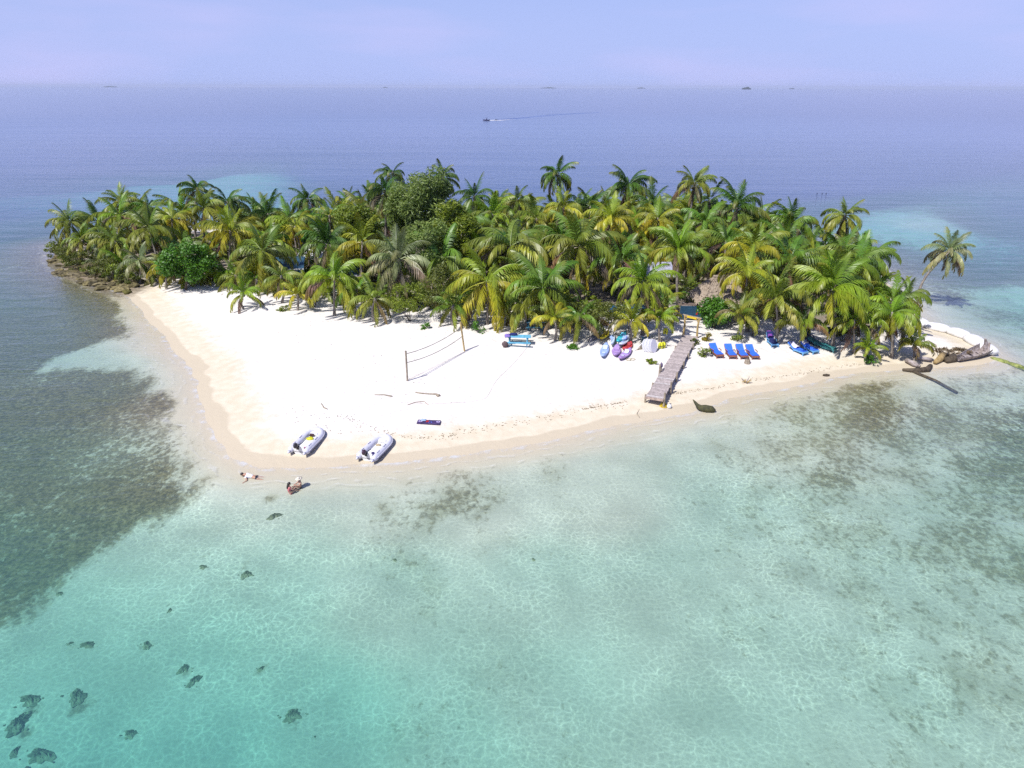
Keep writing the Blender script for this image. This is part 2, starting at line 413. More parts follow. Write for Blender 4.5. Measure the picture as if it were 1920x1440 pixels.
ca = q.math('MULTIPLY', ca, q.math('MULTIPLY', q.rng(q.noise(P, .55, 3.0), .3, .7, .25, 1.0), q.rng(q.noise(P, .09, 2.0), .3, .7, .45, 1.0)))
# clear-water absorption along the slant path, plus caustic light painted into the transmission colour
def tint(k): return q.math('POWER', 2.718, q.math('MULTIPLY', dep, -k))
painted_focus = q.math('ADD', .90, q.math('ADD', q.math('MULTIPLY', ca, .42), q.math('MULTIPLY', q.math('SUBTRACT', q.noise(q.scalev(P, (1.0, 1.6, 0)), 4.5, 3.0, .6), .5), .34)))
painted_focus = q.math('ADD', 1.0, q.math('MULTIPLY', q.math('SUBTRACT', painted_focus, 1.0), q.rng(dep, .05, .7)))
tr = q.n('CombineColor', None, Red=q.math('MULTIPLY', tint(.30), painted_focus), Green=q.math('MULTIPLY', tint(.07), painted_focus), Blue=q.math('MULTIPLY', tint(.10), painted_focus)).outputs[0]
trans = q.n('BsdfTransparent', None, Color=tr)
scol = q.n('ValToRGB'); q.set(scol.inputs[0], q.math('DIVIDE', dep, 10.0))
el = scol.color_ramp.elements
el[0].position = 0.0; el[0].color = (.20, .43, .39, 1)
el[1].position = 1.0; el[1].color = (.060, .105, .32, 1)
e = el.new(.22); e.color = (.12, .35, .39, 1)
e = el.new(.42); e.color = (.075, .15, .34, 1)
scat = q.n('BsdfDiffuse', None, Color=scol.outputs[0])
sf = q.math('SUBTRACT', 1.0, q.math('POWER', 2.718, q.math('MULTIPLY', dep, -.075)))
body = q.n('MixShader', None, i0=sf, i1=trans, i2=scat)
# ripples: short chop, longer swell, roughness grows with distance from the island
chop = q.noise(q.scalev(P, (1.0, 1.35, 0)), 2.6, 3.0, .6, .3)
swell = q.noise(q.scalev(P, (.35, 1.0, 0)), .55, 4.0, .6, .5)
wide = q.noise(q.scalev(P, (.10, .55, 0)), .06, 4.0, .6)
rad = q.n('VectorMath', {'operation': 'LENGTH'}, i0=P).outputs['Value']
calm = q.rng(dep, .0, .5, .35, 1.0)
h = q.math('ADD', q.math('MULTIPLY', chop, .10), q.math('ADD', q.math('MULTIPLY', swell, .38), q.math('MULTIPLY', wide, 1.6)))
bmp = q.n('Bump', None, Strength=q.math('MULTIPLY', calm, .55), Distance=.55, Height=h).outputs[0]
inc = q.n('NewGeometry').outputs['Incoming']
cosi = q.math('ABSOLUTE', q.n('VectorMath', {'operation': 'DOT_PRODUCT'}, i0=bmp, i1=inc).outputs['Value'])
fres = q.math('ADD', .02, q.math('MULTIPLY', .98, q.math('POWER', q.math('SUBTRACT', 1.0, cosi, clamp=True), 5.0)))
gl = q.n('BsdfGlossy', None, Color=(1, 1, 1), Roughness=q.rng(rad, 40, 900, .06, .30), Normal=bmp)
# a broken thread of foam and small swash ripples at the very edge of the sheet
edge = q.math('MULTIPLY', q.rng(dep, .002, .012), q.rng(dep, .05, .022))
lap = q.math('ADD', q.math('MULTIPLY', edge, .55), q.math('MULTIPLY', q.math('MULTIPLY', q.rng(dep, .03, .08), q.rng(dep, .34, .18)), q.rng(q.math('SINE', q.math('ADD', q.math('MULTIPLY', dep, 75.0), q.math('MULTIPLY', q.noise(P, .35, 2.0), 16.0))), .55, 1.0, 0, .22)))
lap = q.math('MULTIPLY', lap, q.rng(q.noise(P, 1.1, 4.0, .7), .42, .66))
body = q.n('MixShader', None, i0=lap, i1=body, i2=q.n('BsdfDiffuse', None, Color=(.8, .82, .82, 1)))
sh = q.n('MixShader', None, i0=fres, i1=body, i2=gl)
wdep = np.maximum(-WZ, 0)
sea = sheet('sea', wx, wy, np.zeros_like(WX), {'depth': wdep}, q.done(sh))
sea['label'] = 'clear turquoise lagoon turning blue towards the horizon'
# ------------------------------------------------------------------ coconut palms
q = NT('palm_leaf')
tip = q.attr('tip'); oc = q.n('ObjectInfo').outputs['Color']; rnd = q.n('ObjectInfo').outputs['Random']
nz = q.noise(q.n('TexCoord').outputs['Object'], 7.0, 3.0)
c = q.mix(q.rng(nz, .3, .7), q.mix(1.0, oc, (.62, .70, .6), 'MULTIPLY'), oc)
c = q.mix(q.math('MULTIPLY', q.rng(tip, .45, 1.0), q.math('MULTIPLY', rnd, .75)), c, (.26, .21, .03))
d = q.n('BsdfPrincipled', None, Base_Color=c, Roughness=.42); d.inputs['Specular IOR Level'].default_value = .45
tl = q.n('BsdfTranslucent', None, Color=q.mix(1.0, c, (1.5, 1.45, .6), 'MULTIPLY'))
M_FROND = q.done(q.n('MixShader', None, i0=.24, i1=d, i2=tl))
M_TRUNK = simple('palm_trunk', (.30, .26, .22), .9, .25, 3.0, .5)

def frond_mesh(e0, bend, hang, seed, n=36, twist=0.0):
    """a feathered leaf of unit length that leaves the crown along +X at elevation e0 and bends down by `bend`"""
    r = random.Random(seed); mb = MB()
    NS = 14; P = Vector((0, 0, 0)); pts = []; tang = []; side = r.uniform(-.22, .22)
    for i in range(NS + 1):
        s = i / NS; e = e0 - bend * s ** 1.45; yaw = side * s * s
        t = Vector((math.cos(e) * math.cos(yaw), math.cos(e) * math.sin(yaw), math.sin(e)))
        pts.append(P.copy()); tang.append(t); P = P + t / NS
    mb.tube(pts, [.013 * (1 - .88 * i / NS) + .001 for i in range(NS + 1)], 3, False)
    def at(s):
        f = min(s * NS, NS - 1e-6); i = int(f); k = f - i
        return pts[i].lerp(pts[i + 1], k), tang[i].lerp(tang[i + 1], k).normalized()
    mb.a = [0.15] * len(mb.v)
    for j in range(n):
        s = .16 + .84 * (j + r.uniform(-.25, .25)) / (n - 1); s = min(max(s, .14), .995)
        p, t = at(s); sd = Vector((0, 0, 1)).cross(t)
        sd = sd.normalized() if sd.length > .05 else Vector((0, 1, 0))
        up = t.cross(sd).normalized()
        if twist: sd, up = sd * math.cos(twist * s) + up * math.sin(twist * s), up * math.cos(twist * s) - sd * math.sin(twist * s)
        prof = min(1.0, .55 + (s - .14) * 2.2) * (1 - .62 * max(0, (s - .55) / .45) ** 1.6)
        ll = .285 * prof * r.uniform(.88, 1.1); fw = R(62 - 38 * s + r.uniform(-6, 6)); w = .0125 * r.uniform(.85, 1.25) * (1 - .35 * s)
        for sg in (-1, 1):
            k = hang * r.uniform(.75, 1.25)
            dv = t * math.cos(fw) + (sd * sg * math.cos(k) - up * math.sin(k)) * math.sin(fw)
            d2 = (dv + Vector((0, 0, -1)) * (.55 + .5 * hang) * r.uniform(.8, 1.2)).normalized()
            m1 = p + dv * ll * .5; m2 = m1 + d2 * ll * .5
            wv = (t - dv * t.dot(dv)); wv = wv.normalized() * w if wv.length > 1e-3 else sd * w
            mb.add([p - wv * .7, p + wv * .7, m1 + wv, m1 - wv, m2], [(0, 1, 2, 3), (3, 2, 4)], [s * .8, s * .8, s * .9, s * .9, min(1, s + .1)])
    return mb.mesh('frond', False, 'tip')
CLASSES = [(82, 36, .25), (71, 74, .45), (58, 106, .65), (44, 122, .8), (30, 122, .9), (14, 108, 1.0), (-6, 84, 1.05), (-28, 58, 1.1), (-62, 24, 1.15)]
FR = []
for ci, (e0, bd, hg) in enumerate(CLASSES):
    FR.append([frond_mesh(R(e0 + dv), R(bd * k), hg, 40 + ci * 9 + vi, 36, tw) for vi, (dv, k, tw) in enumerate([(0, 1.0, .5), (5, .82, -.5), (-5, 1.18, .9)])])
for row in FR:
    for me in row: me.materials.append(M_FROND)
TONES = {  # young -> old leaf colours
    'dark': [(.030, .075, .012), (.045, .085, .012), (.09, .10, .016)],
    'green': [(.050, .115, .012), (.085, .130, .014), (.17, .155, .022)],
    'bright': [(.078, .150, .010), (.125, .175, .012), (.20, .190, .018)],
    'olive': [(.070, .115, .016), (.125, .145, .018), (.20, .175, .024)],
    'gold': [(.105, .155, .012), (.200, .195, .014), (.29, .225, .020)],
    'grey': [(.085, .115, .045), (.140, .150, .070), (.22, .185, .090)],
}
BROWN = (.25, .18, .10)
def shade(tone, u, rr):
    t = TONES[tone]; a = t[0] if u < .5 else t[1]; b = t[1] if u < .5 else t[2]; k = (u % .5) * 2 if u < 1 else 1
    j = 2.05 * rr.uniform(.78, 1.22); g = rr.uniform(.9, 1.1)
    return tuple([(a[0] + (b[0] - a[0]) * k) * j, (a[1] + (b[1] - a[1]) * k) * j * g, (a[2] + (b[2] - a[2]) * k) * j, 1.0])
M_NUT = simple('coconut', (.26, .17, .05), .5, .3, 5)
def palm(base, crown, L=3.7, nf=19, tone='green', label='', group=None, skirt=0, seed=0, lean=None, name='coconut_palm', nuts=True, young=False):
    rr = random.Random(seed * 13 + 5)
    t = thing(name, label, 'palm tree', base, 0, group)
    c = Vector(crown) - Vector(base)
    if c.z > .5:
        n = 9; path = []; mid = Vector(lean) if lean else Vector((rr.uniform(-.3, .3), rr.uniform(-.3, .3), 0))
        for i in range(n + 1):
            s = i / n; p = Vector((c.x * (s ** 1.35), c.y * (s ** 1.35), c.z * s)) + mid * math.sin(math.pi * s); p.z -= .25 * (1 - s) * (1 if i == 0 else 0)
            path.append(p)
        r0 = .11 + .008 * c.z
        mb = MB(); mb.tube(path, [r0 * (1.55 if i == 0 else 1.0 - .42 * i / n) + (.018 if i % 2 else 0) for i in range(n + 1)], 8)
        mb.lump(c + Vector((0, 0, -.05)), (.2, .2, .32), 7, 5, .1, rr)
        mb.obj('trunk', M_TRUNK, t, True)
    if nuts and c.z > 2.5 and rr.random() < .6:
        mb = MB()
        for k in range(rr.randint(3, 6)):
            a = rr.uniform(0, 6.28); mb.lump(c + Vector((math.cos(a) * .28, math.sin(a) * .28, -.32 - rr.uniform(0, .2))), (.11, .11, .14), 6, 4, .03, rr)
        mb.obj('coconut_bunch', M_NUT, t, True)['kind'] = 'stuff'
    lo_, hi_ = rr.choice([0, 0, 0, 1]), rr.choice([6.8, 7.6, 8, 8]); vig = rr.uniform(.9, 1.1)
    az = rr.uniform(0, 6.28); tx, ty = rr.uniform(-.2, .2), rr.uniform(-.12, .24)
    for k in range(nf):
        u = k / (nf - 1); az += 2.39996 + rr.uniform(-.25, .25)
        top = 8 if not young else 5
        ci = lo_ + u ** .74 * (min(top, hi_) - .4 - lo_) + rr.uniform(-.5, .6); ci = max(0, min(int(ci), top - 1))
        me = FR[ci][rr.randrange(3)]
        o = link('frond', me, None, t, c, (tx, ty, az), L * 1.06 * vig * rr.uniform(.86, 1.1) * (.82 if u < .1 else 1.0))
        o.color = shade(tone, min(.999, u * .8 + rr.uniform(0, .22)), rr)
        if u > .82 and rr.random() < .42: o.color = (*[x * rr.uniform(.7, 1.1) for x in BROWN], 1)
    for k in range(skirt):
        o = link('dead_frond', FR[8][k % 3], None, t, c + Vector((0, 0, -.15)), (0, 0, rr.uniform(0, 6.28)), L * rr.uniform(.65, .85))
        o.color = (*[x * rr.uniform(.7, 1.3) for x in BROWN], 1)
    return t
PN = [0]; BASES = []
def palm_px(cx, cy, by, bx=None, L=3.7, tone='green', label='', nf=19, skirt=0, group=None, lean=None, young=False):
    PN[0] += 1; nf += 4 if nf > 14 else 2
    b = G(cx if bx is None else bx, by, -.05); c = at_depth(cx, cy, b.y)
    if c.z < b.z + .35: c.z = b.z + .35
    BASES.append((b.x, b.y))
    return palm(b, c, L, nf, tone, label, group, skirt, PN[0], lean, young=young)
for a in [
    (130, 418, 476, None, 3.6, 'olive', 'bushy palm at the far left tip of the grove overhanging the sea', 20),
    (227, 380, 456, None, 3.4, 'olive', 'rounded palm topping the left end of the grove against the water', 20),
    (277, 390, 460, None, 3.4, 'green', 'mid green palm just right of the leftmost rounded treetop', 18),
    (370, 356, 462, None, 3.3, 'dark', 'tallest dark palm rising above the left part of the grove', 18, 2),
    (382, 393, 482, None, 3.4, 'olive', 'brownish palm directly below the tallest palm of the left part', 18, 3),
    (427, 380, 463, None, 3.5, 'dark', 'dark shaggy palm right of the tallest palm in the left part', 19),
    (503, 403, 478, None, 3.8, 'dark', 'wide dark green palm at the back between two lower gaps', 19),
    (577, 376, 456, None, 3.4, 'dark', 'lone dark palm silhouetted against the lagoon over bright shrubs', 19, 2),
    (432, 434, 522, None, 3.9, 'gold', 'yellow green palm with hanging fronds above the dark hollow', 19),
    (323, 412, 494, None, 3.6, 'gold', 'golden topped palm in the middle of the left cluster', 18),
    (155, 452, 496, None, 3.5, 'olive', 'low olive palm above the rocky shore at the left end', 19),
    (217, 454, 508, None, 3.8, 'olive', 'arching olive palm over the stony bank at the left end', 19),
    (190, 495, 516, None, 2.6, 'grey', 'small greyish palm hanging over the shore rocks', 15),
    (493, 474, 546, None, 4.4, 'olive', 'front palm with bare lower trunk left of the blue hut', 18, 2),
    (613, 460, 548, None, 4.1, 'dark', 'dark palm with orange crown heart standing right of the blue hut', 19, 2),
    (457, 551, 579, None, 2.6, 'bright', 'small young palm alone on the white sand at the forest edge', 14, 0),
    (627, 524, 592, None, 4.4, 'bright', 'bright lime green palm at the forest edge with a folded leaf', 18),
    (653, 377, 456, None, 3.0, 'green', 'small round palm at the back left of the big leafy tree', 16),
    (723, 360, 497, None, 3.8, 'dark', 'tall palm with a grey skirt of dead fronds beside the leafy tree', 20, 9),
    (736, 325, 452, None, 3.2, 'dark', 'dark palm peeping out behind the top of the leafy tree', 15),
    (830, 333, 453, None, 3.4, 'dark', 'windswept drooping palm right of the top of the leafy tree', 16, 4),
    (890, 370, 462, None, 3.3, 'dark', 'dark compact palm on the skyline right of the leafy tree', 17, 3),
    (970, 377, 466, None, 3.5, 'olive', 'olive palm on the skyline left of the tallest central palm', 18),
    (1045, 328, 452, None, 3.6, 'dark', 'tallest central palm standing clear above the skyline', 17, 0),
    (1057, 391, 494, None, 3.8, 'gold', 'yellow fronded palm just below the tallest central palm', 19, 3),
    (1107, 390, 478, None, 3.5, 'dark', 'bluish dark palm right of the tallest central palm', 18),
    (1178, 350, 478, None, 3.9, 'dark', 'large dark feathery palm on the skyline left of the slim tall palm', 20, 2),
    (957, 464, 562, None, 5.0, 'olive', 'large star shaped palm in the middle of the grove', 19, 2),
    (867, 430, 522, None, 4.0, 'green', 'deep green palm behind and left of the star shaped palm', 18),
    (1087, 462, 562, None, 5.0, 'olive', 'large yellowing palm with drooping fronds right of the star shaped palm', 20, 2),
    (1147, 412, 524, None, 4.0, 'gold', 'golden palm with a red brown skirt and visible trunk', 18, 6),
    (913, 528, 608, None, 4.8, 'gold', 'golden palm at the forest edge behind the far net post', 20, 2),
    (1017, 543, 614, None, 4.5, 'green', 'fine leaved green palm behind the turquoise picnic table', 19),
    (747, 488, 582, None, 4.4, 'grey', 'greyish palm with pale dry fronds in front of the leafy tree', 18, 3),
    (1233, 412, 512, None, 4.2, 'gold', 'wide yellow green palm below and left of the slim tall palm', 19),
    (1302, 345, 503, 1282, 3.0, 'olive', 'slim tall palm with tan fronds and a long bare trunk', 17, 5),
    (1222, 388, 490, None, 3.4, 'dark', 'dark palm tucked behind the slim tall palm on its left', 16),
    (1382, 392, 512, None, 3.9, 'dark', 'spiky dark palm on the skyline right of the slim tall palm', 17, 4),
    (1331, 377, 488, None, 3.4, 'dark', 'dark palm half hidden right behind the slim tall palm', 15),
    (1322, 420, 520, None, 3.3, 'green', 'green palm leaning over the gap behind the thatched roof', 17),
    (1425, 424, 512, None, 3.4, 'dark', 'shaded palm right of the spiky dark palm', 16, 3),
    (1484, 422, 524, None, 3.8, 'green', 'drooping green palm left of the leaning skirted palm', 18, 2),
    (1584, 406, 536, 1543, 3.5, 'olive', 'leaning palm with a grey skirt and slanted trunk on the right', 18, 8),
    (1633, 483, 584, None, 3.8, 'green', 'dense green palm with glossy fronds beside the open water', 20),
    (1780, 472, 568, 1724, 3.2, 'grey', 'lone pale palm on a curved trunk leaning out over the sea', 20, 2),
    (1272, 472, 592, None, 4.0, 'bright', 'big bright green palm left of the thatched roof', 22),
    (1206, 530, 628, None, 3.9, 'bright', 'big feathery palm hanging over the kayaks', 20, 2),
    (1402, 512, 622, None, 4.0, 'gold', 'yellow green palm with long arching fronds right of the thatched roof', 18, 1),
    (1481, 490, 584, None, 4.3, 'green', 'green palm with upswept fronds behind the blue loungers', 17),
    (1559, 546, 652, None, 4.5, 'bright', 'large glossy palm spreading over the shaded loungers', 22),
    (1455, 562, 642, None, 4.4, 'olive', 'lower palm with drooping fronds right of the four loungers', 16),
    (1672, 590, 670, None, 3.1, 'bright', 'broad bright palm at the right end of the beach', 21, 2),
    (1702, 556, 622, None, 2.4, 'olive', 'small brownish palm at the foot of the curved trunk', 15, 3),
]:
    palm_px(a[0], a[1], a[2], a[3], a[4], a[5], a[6].replace('palm', 'coconut palm', 1), *(a[7:9]),
            lean=(-.9, 0, -.2) if a[0] == 1780 else None)
for a in [
    (1085, 596, 640, 3.1, 'green', 'young palm with hanging fronds left of the kayaks'), (1040, 600, 638, 2.8, 'gold', 'short golden palm beside the patch of creeper'), (1184, 606, 644, 2.4, 'gold', 'young yellow palm directly behind the kayaks'),
    (1236, 598, 640, 2.3, 'bright', 'young palm leaning over the white boards'), (703, 562, 603, 3.0, 'olive', 'low palm at the forest edge left of the green shrubs'), (850, 575, 610, 3.0, 'green', 'low palm at the forest edge left of the far net post'),
    (558, 555, 582, 2.6, 'gold', 'little yellow palm beside the pale sand gap'), (1601, 603, 662, 3.2, 'bright', 'low palm in front of the dark shade at the right loungers'), (1628, 655, 678, 1.7, 'bright', 'tiny sprouting palm on the open sand near the wreck'),
    (262, 492, 532, 3.2, 'grey', 'pale low palm on a bare stem above the shore rocks'), (312, 505, 541, 3.0, 'gold', 'low golden palm left of the round sea grape bush'), (1388, 592, 636, 2.4, 'olive', 'low palm behind the four loungers'),
    (1715, 650, 676, 2.0, 'olive', 'half fallen palm over the driftwood at the right tip'), (1500, 612, 652, 2.6, 'green', 'low palm between the shaded loungers'), (985, 585, 618, 3.0, 'olive', 'low palm shading the back picnic table'),
    (528, 520, 568, 3.0, 'olive', 'low palm hiding the foot of the blue hut'), (668, 545, 592, 3.0, 'green', 'low palm right of the lime green palm')]:
    palm_px(a[0], a[1], a[2], None, a[3], a[4], a[5].replace('palm', 'coconut palm', 1), 14, young=(a[3] < 3.0))
# the rest of the grove: each crown is told by its colour and by the landmark it stands next to
MARKS = [(130, 418, 'the bushy palm on the left tip'), (227, 380, 'the rounded leftmost treetop'), (370, 356, 'the tall dark palm of the left cluster'), (323, 412, 'the golden topped left palm'), (432, 434, 'the yellow palm over the dark hollow'), (503, 403, 'the wide dark back palm'), (577, 376, 'the lone dark palm'),
         (541, 500, 'the light blue cabin'), (613, 460, 'the dark palm with orange heart'), (627, 524, 'the lime green palm'), (668, 432, 'the small leaved yellow green tree'), (723, 360, 'the tall skirted palm'), (795, 392, 'the tall grey green tree'), (747, 488, 'the greyish front palm'), (852, 440, 'the feathery yellow green tree'), (890, 370, 'the compact dark skyline palm'),
         (957, 464, 'the star shaped palm'), (913, 530, 'the golden forest edge palm'), (1045, 328, 'the tallest central palm'), (1030, 447, 'the white roof'), (1087, 462, 'the large yellowing palm'), (1147, 412, 'the red skirted golden palm'), (1178, 350, 'the feathery skyline palm'), (1208, 530, 'the palm over the kayaks'), (1233, 412, 'the wide yellow green palm'),
         (1302, 345, 'the slim tall palm'), (1279, 472, 'the big bright palm'), (1345, 525, 'the thatched roof'), (1382, 392, 'the spiky dark palm'), (1396, 512, 'the long fronded yellow palm'), (1484, 422, 'the drooping skyline palm'), (1559, 544, 'the large glossy palm'), (1584, 406, 'the leaning skirted palm'), (1633, 483, 'the dense glossy palm by the water'), (1672, 584, 'the broad right end palm'), (1455, 562, 'the low palm by the loungers')]
USED = {}
def mark_label(px, py, kind, tone):
    m = min(MARKS, key=lambda k: (k[0] - px) ** 2 + 1.6 * (k[1] - py) ** 2); dx, dy = px - m[0], py - m[1]
    rel = ('right of' if dx > 0 else 'left of') if abs(dx) > abs(dy) * 1.1 else ('below' if dy > 0 else 'behind')
    if abs(dx) > 60: rel = 'some way ' + rel
    base = '%s %s %s %s' % (tone, kind.replace('coconut palm packed', 'packed coconut palm').replace('low palm at the sand edge', 'sand edge palm'), rel, m[2]); n = USED.get(base, 0); USED[base] = n + 1
    if len(m[2].split()) > 5 and n: rel = rel.replace('some way ', '')
    return base if n == 0 else '%s %s %s %s' % (['another %s' % tone, 'a third %s' % tone, 'a further %s' % tone, 'one more %s' % tone][min(n, 4) - 1], kind.replace('coconut palm packed', 'palm').replace('young low palm', 'low palm').replace('low palm at the sand edge', 'sand edge palm'), rel, m[2])
def project(x, y, z):
    v = Vector((x, y, z - CAM_H)); return 960 + FPX * v.dot(RGT) / v.dot(FWD), 720 - FPX * v.dot(UPV) / v.dot(FWD)
SKY = [(95, 450), (140, 415), (220, 392), (300, 398), (370, 385), (450, 397), (520, 412), (600, 405), (650, 395), (720, 385), (800, 375), (900, 397), (1000, 390), (1200, 388), (1300, 390), (1400, 410), (1450, 436), (1550, 445), (1610, 490), (1690, 560), (1760, 630)]
TW = {'green': 'mid green', 'olive': 'olive green', 'dark': 'dark green', 'gold': 'yellow', 'bright': 'bright green', 'grey': 'greyish'}
fr2 = random.Random(11)
def fill(count, hmin, hmax, dmin, inset, kind, xlo=-75, xhi=45):
    cnt = tries = 0
    while cnt < count and tries < 6000:
        tries += 1
        x = fr2.uniform(xlo, xhi); y = fr2.uniform(60, 132)
        if sdf(np.array([x]), np.array([y]), FOREST)[0] < inset: continue
        if min((x - a) ** 2 + (y - b) ** 2 for a, b in BASES) < dmin ** 2: continue
        z = gz(x, y); h = fr2.uniform(hmin, hmax)
        px, py = project(x, y, z + h)
        if py < np.interp(px, [s[0] for s in SKY], [s[1] for s in SKY]): continue
        if abs(px - 1345) < 48 and 470 < py < 612: continue
        if px > 1690: continue
        if abs(px - 1300) < 26 and 560 < py < 650: continue
        if abs(px - 790) < 60 and py < 480: continue
        if abs(px - 538) < 26 and 465 < py < 545: continue
        if abs(px - 1030) < 22 and 435 < py < 480: continue
        BASES.append((x, y)); cnt += 1; PN[0] += 1
        tone = fr2.choice(['green', 'green', 'olive', 'olive', 'dark', 'gold', 'bright'])
        if kind == 'palm': palm(Vector((x, y, z - .05)), Vector((x + fr2.uniform(-.7, .7), y + fr2.uniform(-.7, .7), z + h)), fr2.uniform(3.6, 4.6), 17, tone, mark_label(px, py, 'coconut palm packed', TW[tone]), 'palms packed in the grove', fr2.choice([0, 0, 2]), PN[0], nuts=False)
        elif kind == 'young': palm(Vector((x, y, z - .05)), Vector((x, y, z + h)), fr2.uniform(2.8, 3.8), 13, tone, mark_label(px, py, 'young low palm', TW[tone]), 'low young palms under the grove', 0, PN[0], nuts=False)
        else:
            w = fr2.uniform(1.1, 1.8); mk = fr2.choice(['olive', 'olive', 'yell', 'grape'])
            leafy('shrub', mark_label(px, py, 'undergrowth shrub', {'olive': 'dark olive', 'yell': 'yellow green', 'grape': 'fresh green'}[mk]), Vector((x, y, z)), Vector((x, y, z + w * .55)), (w, w, w * .75), 12, 70, .3, M_LEAF[mk], PN[0], 2.4, 'shrub', False, 'shrubs under the palms')
fill(80, 2.6, 6.2, 2.9, 1.6, 'palm')
fill(26, 2.4, 5.0, 2.2, 1.2, 'palm', 20, 45)
fill(16, 2.6, 5.6, 2.3, 1.6, 'palm', -30, 20)
fill(70, .7, 2.0, 2.1, .8, 'young')
# a hem of low fronds along the beach side of the grove
ed = spline([G0(*p_)[:2] for p_ in FOREST_PX[3:18]], 10, False); k_ = 0
for i in range(3, len(ed) - 4):
    k_ += float(np.hypot(*(ed[i] - ed[i - 1])))
    if k_ < 2.1: continue
    x, y = ed[i][0] + fr2.uniform(-.5, .5), ed[i][1] + fr2.uniform(.2, 1.6); px, py = project(x, y, 1.2)
    if abs(px - 1300) < 40 or abs(px - 975) < 45 or abs(px - 1160) < 60 or (abs(px - 1540) < 50): continue
    k_ = 0; PN[0] += 1; BASES.append((x, y)); tone = fr2.choice(['olive', 'green', 'gold', 'bright', 'olive'])
    palm(Vector((x, y, gz(x, y) - .05)), Vector((x, y, gz(x, y) + fr2.uniform(.5, 1.5))), fr2.uniform(2.6, 3.6), 15, tone, mark_label(px, py, 'low palm at the sand edge', TW[tone]), 'low palms along the sand edge', 0, PN[0], nuts=False)

# ------------------------------------------------------------------ broad leaved trees, bushes and ground plants
def leaf_mat(name, a, b):
    q = NT(name); nzz = q.noise(q.n('TexCoord').outputs['Object'], 2.2, 4.0); rv = q.attr('tip')
    c = q.mix(q.rng(nzz, .3, .7), a, b); c = q.mix(1.0, c, q.mix(rv, (.6, .65, .6), (1.3, 1.25, 1.1)), 'MULTIPLY')
    d = q.n('BsdfPrincipled', None, Base_Color=c, Roughness=.45); tl = q.n('BsdfTranslucent', None, Color=q.mix(1.0, c, (1.4, 1.5, .6), 'MULTIPLY'))
    return q.done(q.n('MixShader', None, i0=.25, i1=d, i2=tl))
M_LEAF = {'grape': leaf_mat('leaf_bright', (.05, .15, .012), (.10, .24, .016)), 'yell': leaf_mat('leaf_yellowgreen', (.11, .17, .014), (.23, .28, .025)),
          'pine': leaf_mat('leaf_greygreen', (.12, .19, .045), (.26, .33, .09)), 'olive': leaf_mat('leaf_olive', (.085, .115, .018), (.17, .19, .03)), 'gold': leaf_mat('leaf_gold', (.20, .18, .015), (.33, .26, .02))}
M_BARK = simple('bark', (.16, .12, .085), .95, .25, 4.0, .5)
def leafy(name, label, base, ctr, rad, nclump, per, leaf, m, seed, long=1.0, cat='tree', trunk=True, group=None, spread=.34):
    r = random.Random(seed); t = thing(name, label, cat, base, 0, group); c0 = Vector(ctr) - Vector(base); mb = MB(); tk = MB()
    tops = []
    for k in range(nclump):
        while True:
            v = Vector((r.uniform(-1, 1), r.uniform(-1, 1), r.uniform(-.75, 1)))
            if .45 < v.length < 1: break
        c = c0 + Vector((v.x * rad[0], v.y * rad[1], v.z * rad[2])); tops.append(c)
        s = Vector((rad[0], rad[1], rad[2])) * spread * r.uniform(.7, 1.25); bias = r.random()
        for j in range(per):
            d = Vector((r.gauss(0, 1), r.gauss(0, 1), r.gauss(0, 1))).normalized(); p = c + Vector((d.x * s.x, d.y * s.y, d.z * s.z * .8)) * r.uniform(.5, 1) 
            nrm = (d + Vector((r.gauss(0, .5), r.gauss(0, .5), r.gauss(.35, .5)))).normalized()
            u = nrm.cross(Vector((r.gauss(0, 1), r.gauss(0, 1), r.gauss(0, 1)))).normalized(); w = nrm.cross(u)
            if long > 1.5: u = (u + Vector((d.x * .8, d.y * .8, .35))).normalized(); w = nrm.cross(u).normalized()
            l = leaf * r.uniform(.7, 1.3); wd = l / long * .5
            vv = min(1, max(0, bias * .5 + r.random() * .6))
            mb.add([p - u * l * .5, p + w * wd, p + u * l * .5 - nrm * l * .12, p - w * wd], [(0, 1, 2), (0, 2, 3)], [vv] * 4)
    if trunk:
        tk.tube([(0, 0, -.2), c0 * .35 + Vector((.1, 0, 0)), c0 * .75], [.16, .12, .07], 7)
        for c in tops[::max(1, nclump // 8)]: tk.tube([c0 * .45, c0 * .5 + (c - c0 * .5) * .55 + Vector((0, 0, -.1)), c], [.06, .04, .015], 5)
    else:
        for c in tops[::max(1, nclump // 5)]: tk.tube([(0, 0, -.1), c * .5, c], [.03, .02, .008], 4)
    tk.obj('trunk' if trunk else 'stem', M_BARK, t, True)
    o = link('crown' if trunk else 'foliage', mb.mesh('crown', False, 'tip'), m, t); o['kind'] = 'stuff'
    return t
def leafy_px(name, label, cx, cy, by, rx, rz, nclump, per, leaf, mk, long=1.0, ry=None, **k):
    b = G(cx, by, -.05); c = at_depth(cx, cy, b.y); d = (c - Vector((0, 0, CAM_H))).dot(FWD); s = d / FPX
    rad = (rx * s, (ry or rx) * s, rz * s)
    return leafy(name, label, b, c, rad, nclump, per, leaf, M_LEAF[mk], int(cx * 3 + cy), long, **k)
leafy_px('casuarina_tree', 'tall grey green feathery tree rising above the palms left of centre', 797, 402, 512, 60, 78, 80, 300, .62, 'pine', 5.0)
leafy_px('casuarina_tree', 'yellow green feathery tree right of the grey green one', 850, 440, 540, 46, 60, 44, 240, .55, 'yell', 4.5)
leafy_px('seagrape_tree', 'yellow green small leaved tree left of the tall skirted palm', 668, 430, 512, 42, 50, 44, 200, .28, 'yell', 1.6)
leafy_px('casuarina_tree', 'dark grey green tree with bare twigs below the tall feathery tree', 800, 475, 562, 58, 54, 46, 220, .5, 'pine', 4.0)
